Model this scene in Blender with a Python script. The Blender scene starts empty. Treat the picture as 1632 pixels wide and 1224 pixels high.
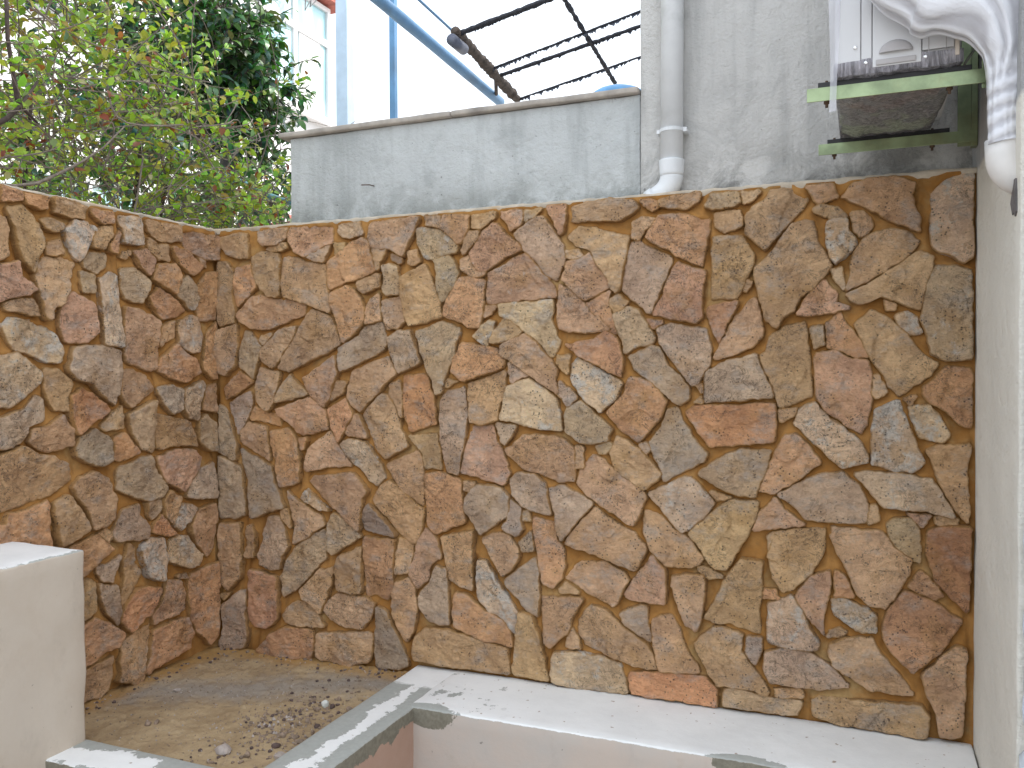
import bpy, bmesh, math, random
import numpy as np
from mathutils import Vector, Matrix, noise, kdtree
from mathutils.geometry import tessellate_polygon
random.seed(7); rng = np.random.default_rng(7)
S = bpy.context.scene; C = S.collection
# ---------------------------------------------------------------- camera
F = 1369.0; CX, CY = 816.0, 612.0; YAW, PIT, ROL = .3903, -.0176, -.0039; CAMZ = 1.30
fw = np.array([-math.sin(YAW)*math.cos(PIT), math.cos(YAW)*math.cos(PIT), math.sin(PIT)])
_r0 = np.array([math.cos(YAW), math.sin(YAW), 0.]); _u0 = np.cross(_r0, fw)
rt = math.cos(ROL)*_r0 + math.sin(ROL)*_u0; up = -math.sin(ROL)*_r0 + math.cos(ROL)*_u0
cam = bpy.data.objects.new('camera', bpy.data.cameras.new('camera')); C.objects.link(cam)
cam.data.sensor_width = 36; cam.data.lens = 36*F/1632; cam.data.clip_end = 600; cam.data.clip_start = .05
cam.matrix_world = Matrix(((rt[0], up[0], -fw[0], 0), (rt[1], up[1], -fw[1], 0), (rt[2], up[2], -fw[2], CAMZ), (0, 0, 0, 1)))
S.camera = cam
# ---------------------------------------------------------------- sky, sun, exposure
SUN_EL = math.radians(46); SUN_AZ = (0.80, 0.60)          # direction towards the sun (x, y)
W = bpy.data.worlds.new('World'); S.world = W; W.use_nodes = True
nt = W.node_tree; N = nt.nodes; L = nt.links; bg = N['Background']
sky = N.new('ShaderNodeTexSky'); sky.sky_type = 'NISHITA'; sky.sun_disc = False
sky.sun_elevation = SUN_EL; sky.sun_rotation = math.atan2(SUN_AZ[0], SUN_AZ[1])
sky.air_density = 1.3; sky.dust_density = 4.5; sky.ozone_density = 1.0
cmb = N.new('ShaderNodeMix'); cmb.data_type = 'RGBA'; cmb.inputs[0].default_value = .80      # thin bright overcast over the clear sky
L.new(sky.outputs[0], cmb.inputs[6]); cmb.inputs[7].default_value = (5.5, 5.85, 6.3, 1); L.new(cmb.outputs[2], bg.inputs[0])
bg.inputs[1].default_value = .15
sl = bpy.data.lights.new('sun', 'SUN'); sl.energy = 2.2; sl.angle = math.radians(12); sl.color = (1, .95, .88)
so = bpy.data.objects.new('sun', sl); C.objects.link(so); so.location = (4, 4, 12)
sd = Vector((SUN_AZ[0]*math.cos(SUN_EL), SUN_AZ[1]*math.cos(SUN_EL), math.sin(SUN_EL)))
so.rotation_euler = sd.to_track_quat('Z', 'Y').to_euler()
S.view_settings.view_transform = 'Standard'; S.view_settings.look = 'None'
S.view_settings.gamma = 1; S.view_settings.use_curve_mapping = False; S.view_settings.exposure = 1.12
# ---------------------------------------------------------------- helpers
def hit(x, y, ax, val):
    """point where the ray of a photo pixel meets the plane axis = val (used to measure the place)"""
    d = fw*F + rt*(x-CX) - up*(y-CY); o = np.array([0., 0., CAMZ]); return o + d*((val-o[ax])/d[ax])
def thing(name, label, cat, loc=(0, 0, 0), group=None):
    o = bpy.data.objects.new(name, None); C.objects.link(o); o.location = loc; o.empty_display_size = .05
    o['label'] = label; o['category'] = cat
    if group: o['group'] = group
    return o
def tag(o, label, cat, group=None):
    o['label'] = label; o['category'] = cat
    if group: o['group'] = group
    return o
def wloc(o):
    v = Vector((0, 0, 0))
    while o: v = v + Vector(o.location); o = o.parent
    return v
def obj(name, verts, faces, m, parent=None, smooth=False, kind=None, label=None, origin=None, auto=None):
    """verts in world coordinates; the object's origin is its parent's, or 'origin'"""
    base = wloc(parent) if parent else Vector((0, 0, 0))
    org = Vector(origin) if origin is not None else (base if parent else Vector((0, 0, 0)))
    me = bpy.data.meshes.new(name)
    va = np.asarray(verts, dtype=float) - np.array(org)
    me.from_pydata(va.tolist(), [], [tuple(map(int, f)) for f in faces]); me.update()
    me.materials.append(m)
    if smooth: me.polygons.foreach_set('use_smooth', [True]*len(me.polygons))
    o = bpy.data.objects.new(name, me); C.objects.link(o)
    if parent: o.parent = parent
    o.location = org - base if parent else org
    if kind: o['kind'] = kind
    if label: o['label'] = label
    return o
class MB:
    def __init__(s): s.v = []; s.f = []
    def add(s, v, f):
        n = len(s.v); s.v += [tuple(p) for p in v]; s.f += [tuple(i+n for i in q) for q in f]; return s
    def box(s, a, b, bev=0.):
        x0, y0, z0 = a; x1, y1, z1 = b
        if bev <= 0:
            return s.add([(x0, y0, z0), (x1, y0, z0), (x1, y1, z0), (x0, y1, z0), (x0, y0, z1), (x1, y0, z1), (x1, y1, z1), (x0, y1, z1)],
                     [(0, 3, 2, 1), (4, 5, 6, 7), (0, 1, 5, 4), (1, 2, 6, 5), (2, 3, 7, 6), (3, 0, 4, 7)])
        bm = bmesh.new(); bmesh.ops.create_cube(bm, size=1)
        for v in bm.verts: v.co = Vector((x0+(v.co.x+.5)*(x1-x0), y0+(v.co.y+.5)*(y1-y0), z0+(v.co.z+.5)*(z1-z0)))
        bmesh.ops.bevel(bm, geom=bm.edges[:], offset=bev, segments=2, profile=.6, affect='EDGES')
        s.add([v.co[:] for v in bm.verts], [[v.index for v in f.verts] for f in bm.faces]); bm.free(); return s
    def tube(s, pts, rad, n=10, caps=True):
        pts = [Vector(p) for p in pts]; k = len(pts)
        if not hasattr(rad, '__len__'): rad = [rad]*k
        V = []; Fc = []; ref = None
        for i, p in enumerate(pts):
            t = (pts[min(i+1, k-1)] - pts[max(i-1, 0)]).normalized()
            if ref is None: ref = t.orthogonal().normalized()
            a = (ref - t*ref.dot(t)).normalized(); ref = a; b = t.cross(a)
            for j in range(n):
                w = 2*math.pi*j/n; V.append(tuple(p + (a*math.cos(w) + b*math.sin(w))*rad[i]))
        for i in range(k-1):
            for j in range(n):
                Fc.append((i*n+j, i*n+(j+1) % n, (i+1)*n+(j+1) % n, (i+1)*n+j))
        if caps: Fc += [tuple(range(n))[::-1], tuple(range((k-1)*n, k*n))]
        return s.add(V, Fc)
    def build(s, name, m, parent=None, **kw): return obj(name, s.v, s.f, m, parent, **kw)
def nz(x, y, z, sc, seed=0.): return noise.noise(Vector((x*sc+seed, y*sc-seed, z*sc+seed*.5)))
def fbm(x, y, z, sc, seed=0., o=4): return noise.fractal(Vector((x*sc+seed, y*sc-seed, z*sc+seed*.5)), .8, 2.1, o)
# ---------------------------------------------------------------- node materials
def NM(name):
    m = bpy.data.materials.new(name); m.use_nodes = True; t = m.node_tree
    return m, t, t.nodes['Principled BSDF']
def coord(t):
    g = t.nodes.new('ShaderNodeNewGeometry'); return g.outputs['Position']
def tnoise(t, sc, det=5., rough=.6, vec=None, stretch=None, dist=0.):
    n = t.nodes.new('ShaderNodeTexNoise'); n.inputs['Scale'].default_value = sc; n.inputs['Detail'].default_value = det
    n.inputs['Roughness'].default_value = rough; n.inputs['Distortion'].default_value = dist
    v = vec or coord(t)
    if stretch:
        mp = t.nodes.new('ShaderNodeMapping'); mp.inputs['Scale'].default_value = stretch; t.links.new(v, mp.inputs[0]); v = mp.outputs[0]
    t.links.new(v, n.inputs['Vector']); return n.outputs[0]
def ramp(t, val, a, b, va=0., vb=1.):
    r = t.nodes.new('ShaderNodeMapRange'); r.interpolation_type = 'SMOOTHSTEP'
    r.inputs[1].default_value = a; r.inputs[2].default_value = b; r.inputs[3].default_value = va; r.inputs[4].default_value = vb
    t.links.new(val, r.inputs[0]); return r.outputs[0]
def mth(t, op, a, b=None, c=None):
    n = t.nodes.new('ShaderNodeMath'); n.operation = op
    for i, x in enumerate((a, b, c)):
        if x is None: continue
        if hasattr(x, 'is_output'): t.links.new(x, n.inputs[i])
        else: n.inputs[i].default_value = x
    return n.outputs[0]
def cmix(t, fac, a, b, mode='MIX'):
    n = t.nodes.new('ShaderNodeMix'); n.data_type = 'RGBA'; n.blend_type = mode
    for i, x in ((0, fac), (6, a), (7, b)):
        if hasattr(x, 'is_output'): t.links.new(x, n.inputs[i])
        else: n.inputs[i].default_value = x if i == 0 else (*x[:3], 1)
    return n.outputs[2]
def bump(t, bs, h, strength=.5, dist=.01, prev=None):
    b = t.nodes.new('ShaderNodeBump'); b.inputs['Strength'].default_value = strength; b.inputs['Distance'].default_value = dist
    t.links.new(h, b.inputs['Height'])
    if prev: t.links.new(prev, b.inputs['Normal'])
    t.links.new(b.outputs[0], bs.inputs['Normal']); return b.outputs[0]
def sep(t):
    s = t.nodes.new('ShaderNodeSeparateXYZ'); t.links.new(coord(t), s.inputs[0]); return s.outputs
def plain(name, col, rough=.6, metal=0., var=.12, sc=20., bmp=.0, spec=.5, dirt=None):
    m, t, b = NM(name); n = tnoise(t, sc, 6)
    c = cmix(t, ramp(t, n, .3, .7), [x*(1-var) for x in col], [min(1, x*(1+var)) for x in col])
    if dirt:
        n2 = tnoise(t, sc*.35, 7, .65); c = cmix(t, ramp(t, n2, .5, .72, 0, .7), c, dirt)
    t.links.new(c, b.inputs['Base Color']); b.inputs['Roughness'].default_value = rough; b.inputs['Metallic'].default_value = metal
    b.inputs['Specular IOR Level'].default_value = spec
    if bmp: bump(t, b, tnoise(t, sc*4, 6), bmp, .004)
    return m
def mat_stone():
    m, t, b = NM('limestone')
    oi = t.nodes.new('ShaderNodeObjectInfo'); col = oi.outputs['Color']; wh = oi.outputs['Alpha']; rnd = oi.outputs['Random']
    at = t.nodes.new('ShaderNodeAttribute'); at.attribute_name = 'rim'; rim = at.outputs['Fac']
    big = tnoise(t, 7, 6, .62, dist=.6); mid = tnoise(t, 26, 8, .7); fin = tnoise(t, 120, 6, .7); patch = tnoise(t, 16, 9, .70, dist=.25)
    c = cmix(t, ramp(t, big, .32, .68), cmix(t, 1., col, (.84, .79, .78), 'MULTIPLY'), cmix(t, 1., col, (1.22, 1.20, 1.17), 'MULTIPLY'))
    c = cmix(t, ramp(t, mid, .40, .72, 0, .26), c, cmix(t, 1., col, (.68, .66, .68), 'MULTIPLY'))
    ridg = tnoise(t, 34, 9, .68, stretch=(1, 1, 1.7), dist=.5)
    c = cmix(t, ramp(t, ridg, .30, .44, .24, 0), c, cmix(t, 1., col, (.50, .42, .36), 'MULTIPLY'))
    c = cmix(t, ramp(t, ridg, .56, .70, 0, .45), c, cmix(t, 1., col, (1.30, 1.32, 1.36), 'MULTIPLY'))
    # grey weathered skin and ochre smears of mortar
    gr = tnoise(t, 10, 7, .66, stretch=(1, 1, 1.6)); c = cmix(t, ramp(t, gr, .48, .70, 0, .55), c, (.53, .475, .43))
    oc = tnoise(t, 8.5, 6, .6); ocf = ramp(t, oc, .48, .74, 0, .50)
    edge = mth(t, 'MULTIPLY', ramp(t, mth(t, 'ADD', rim, mth(t, 'MULTIPLY', mid, .7)), .50, .95, .85, 0.), 1.)
    c = cmix(t, mth(t, 'MAXIMUM', ocf, edge), c, (.53, .285, .095))
    # white lime crust, amount per stone in the object colour's alpha
    wf = ramp(t, mth(t, 'ADD', patch, mth(t, 'MULTIPLY', wh, .30)), .66, .80, 0, .75); c = cmix(t, wf, c, (.76, .71, .64))
    # dark pits and cracks
    vo = t.nodes.new('ShaderNodeTexVoronoi'); vo.feature = 'F1'; vo.inputs['Scale'].default_value = 80; t.links.new(coord(t), vo.inputs['Vector'])
    pit = mth(t, 'MULTIPLY', ramp(t, vo.outputs['Distance'], .12, .32, 1, 0), ramp(t, tnoise(t, 17, 4), .49, .60))
    c = cmix(t, mth(t, 'MULTIPLY', pit, .75), c, (.07, .055, .05))
    crn = tnoise(t, 15, 9, .7, dist=1.4); crk = mth(t, 'MULTIPLY', ramp(t, mth(t, 'ABSOLUTE', mth(t, 'SUBTRACT', crn, .5)), 0., .012, 1, 0), ramp(t, tnoise(t, 5, 3), .46, .58))
    c = cmix(t, mth(t, 'MULTIPLY', crk, .8), c, (.09, .07, .06))
    c = cmix(t, ramp(t, fin, .38, .7, 0, .22), c, cmix(t, 1., c, (.6, .6, .6), 'MULTIPLY'))
    t.links.new(c, b.inputs['Base Color']); b.inputs['Roughness'].default_value = .88; b.inputs['Specular IOR Level'].default_value = .25
    n1 = bump(t, b, ridg, 1., .034)
    n2 = bump(t, b, tnoise(t, 75, 7, .7, stretch=(1, 1, 1.4)), .9, .010, n1)
    bump(t, b, mth(t, 'SUBTRACT', fin, mth(t, 'MULTIPLY', mth(t, 'MAXIMUM', pit, crk), 1.2)), .7, .005, n2)
    return m
def mat_mortar():
    m, t, b = NM('ochre_mortar')
    a = tnoise(t, 6, 6, .6); d = tnoise(t, 45, 8, .7); g = tnoise(t, 3.2, 6, .65)
    c = cmix(t, ramp(t, a, .35, .68), (.30, .135, .034), (.42, .215, .068))
    c = cmix(t, ramp(t, g, .52, .68, 0, .65), c, (.40, .29, .14))
    c = cmix(t, ramp(t, d, .40, .72, 0, .45), c, (.20, .115, .045))
    t.links.new(c, b.inputs['Base Color']); b.inputs['Roughness'].default_value = .95; b.inputs['Specular IOR Level'].default_value = .15
    n1 = bump(t, b, tnoise(t, 28, 8, .65), .6, .006); bump(t, b, tnoise(t, 240, 4), .5, .0012, n1)
    return m
def mat_render(name, base, dark, lo, z_lo=2.0, cream=None):
    """sand-and-cement render: trowel marks, drip stains under the coping, dark mould at its foot"""
    m, t, b = NM(name); x, y, z = sep(t)
    a = tnoise(t, 1.6, 7, .62); s = tnoise(t, 3.0, 5, .6, stretch=(3.2, 3.2, .35)); f = tnoise(t, 22, 8, .72); q = tnoise(t, 5.5, 8, .7, dist=.6)
    c = cmix(t, ramp(t, a, .32, .70), base, [v*1.13 for v in base])
    c = cmix(t, ramp(t, s, .46, .70, 0, .60), c, dark); c = cmix(t, ramp(t, tnoise(t, 4.5, 8, .68, dist=.8), .50, .70, 0, .55), c, dark); c = cmix(t, ramp(t, tnoise(t, 2.6, 7, .6), .55, .75, 0, .5), c, [min(1, v*1.22) for v in base])
    c = cmix(t, ramp(t, f, .52, .80, 0, .45), c, dark)
    foot = mth(t, 'MULTIPLY', ramp(t, mth(t, 'ADD', z, mth(t, 'MULTIPLY', q, .30)), z_lo+.06, z_lo+.34, 1, 0), ramp(t, q, .40, .62))
    c = cmix(t, mth(t, 'MULTIPLY', foot, .85), c, lo)
    sp = ramp(t, tnoise(t, 60, 3, .5), .70, .78); c = cmix(t, mth(t, 'MULTIPLY', sp, .6), c, (.12, .12, .12))
    if cream:
        k = ramp(t, mth(t, 'ADD', z, mth(t, 'MULTIPLY', q, .05)), 1.955, 1.975, 1, 0); 
        cc = cmix(t, ramp(t, a, .3, .7), cream, [v*.86 for v in cream]); c = cmix(t, k, c, cc)
    t.links.new(c, b.inputs['Base Color']); b.inputs['Roughness'].default_value = .93; b.inputs['Specular IOR Level'].default_value = .2
    n1 = bump(t, b, tnoise(t, 16, 7, .62), .7, .022)
    bump(t, b, tnoise(t, 85, 6, .72), .9, .007, n1)
    return m
def mat_paint(name, white, under, mask, tint=None):
    """brushed white paint that leaves bare cement where 'mask' (node builder) is 1"""
    m, t, b = NM(name)
    a = tnoise(t, 4, 7, .65); f = tnoise(t, 60, 7, .7)
    c = cmix(t, ramp(t, a, .35, .7, 0, 1), white, [v*.90 for v in white])
    c = cmix(t, ramp(t, tnoise(t, 14, 8, .7), .60, .78, 0, .45), c, tint or (.50, .40, .28))
    sp = ramp(t, tnoise(t, 42, 3, .5), .715, .75); c = cmix(t, mth(t, 'MULTIPLY', sp, .7), c, (.30, .20, .13))
    k = mask(t)
    u = cmix(t, ramp(t, f, .3, .7), under, [v*1.2 for v in under]); c = cmix(t, k, c, u)
    t.links.new(c, b.inputs['Base Color']); b.inputs['Roughness'].default_value = .75
    n1 = bump(t, b, tnoise(t, 22, 6, .6), .35, .006); n2 = bump(t, b, mth(t, 'SUBTRACT', 1., k), .5, .0015, n1)
    bump(t, b, f, .35, .0015, n2)
    return m
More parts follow.
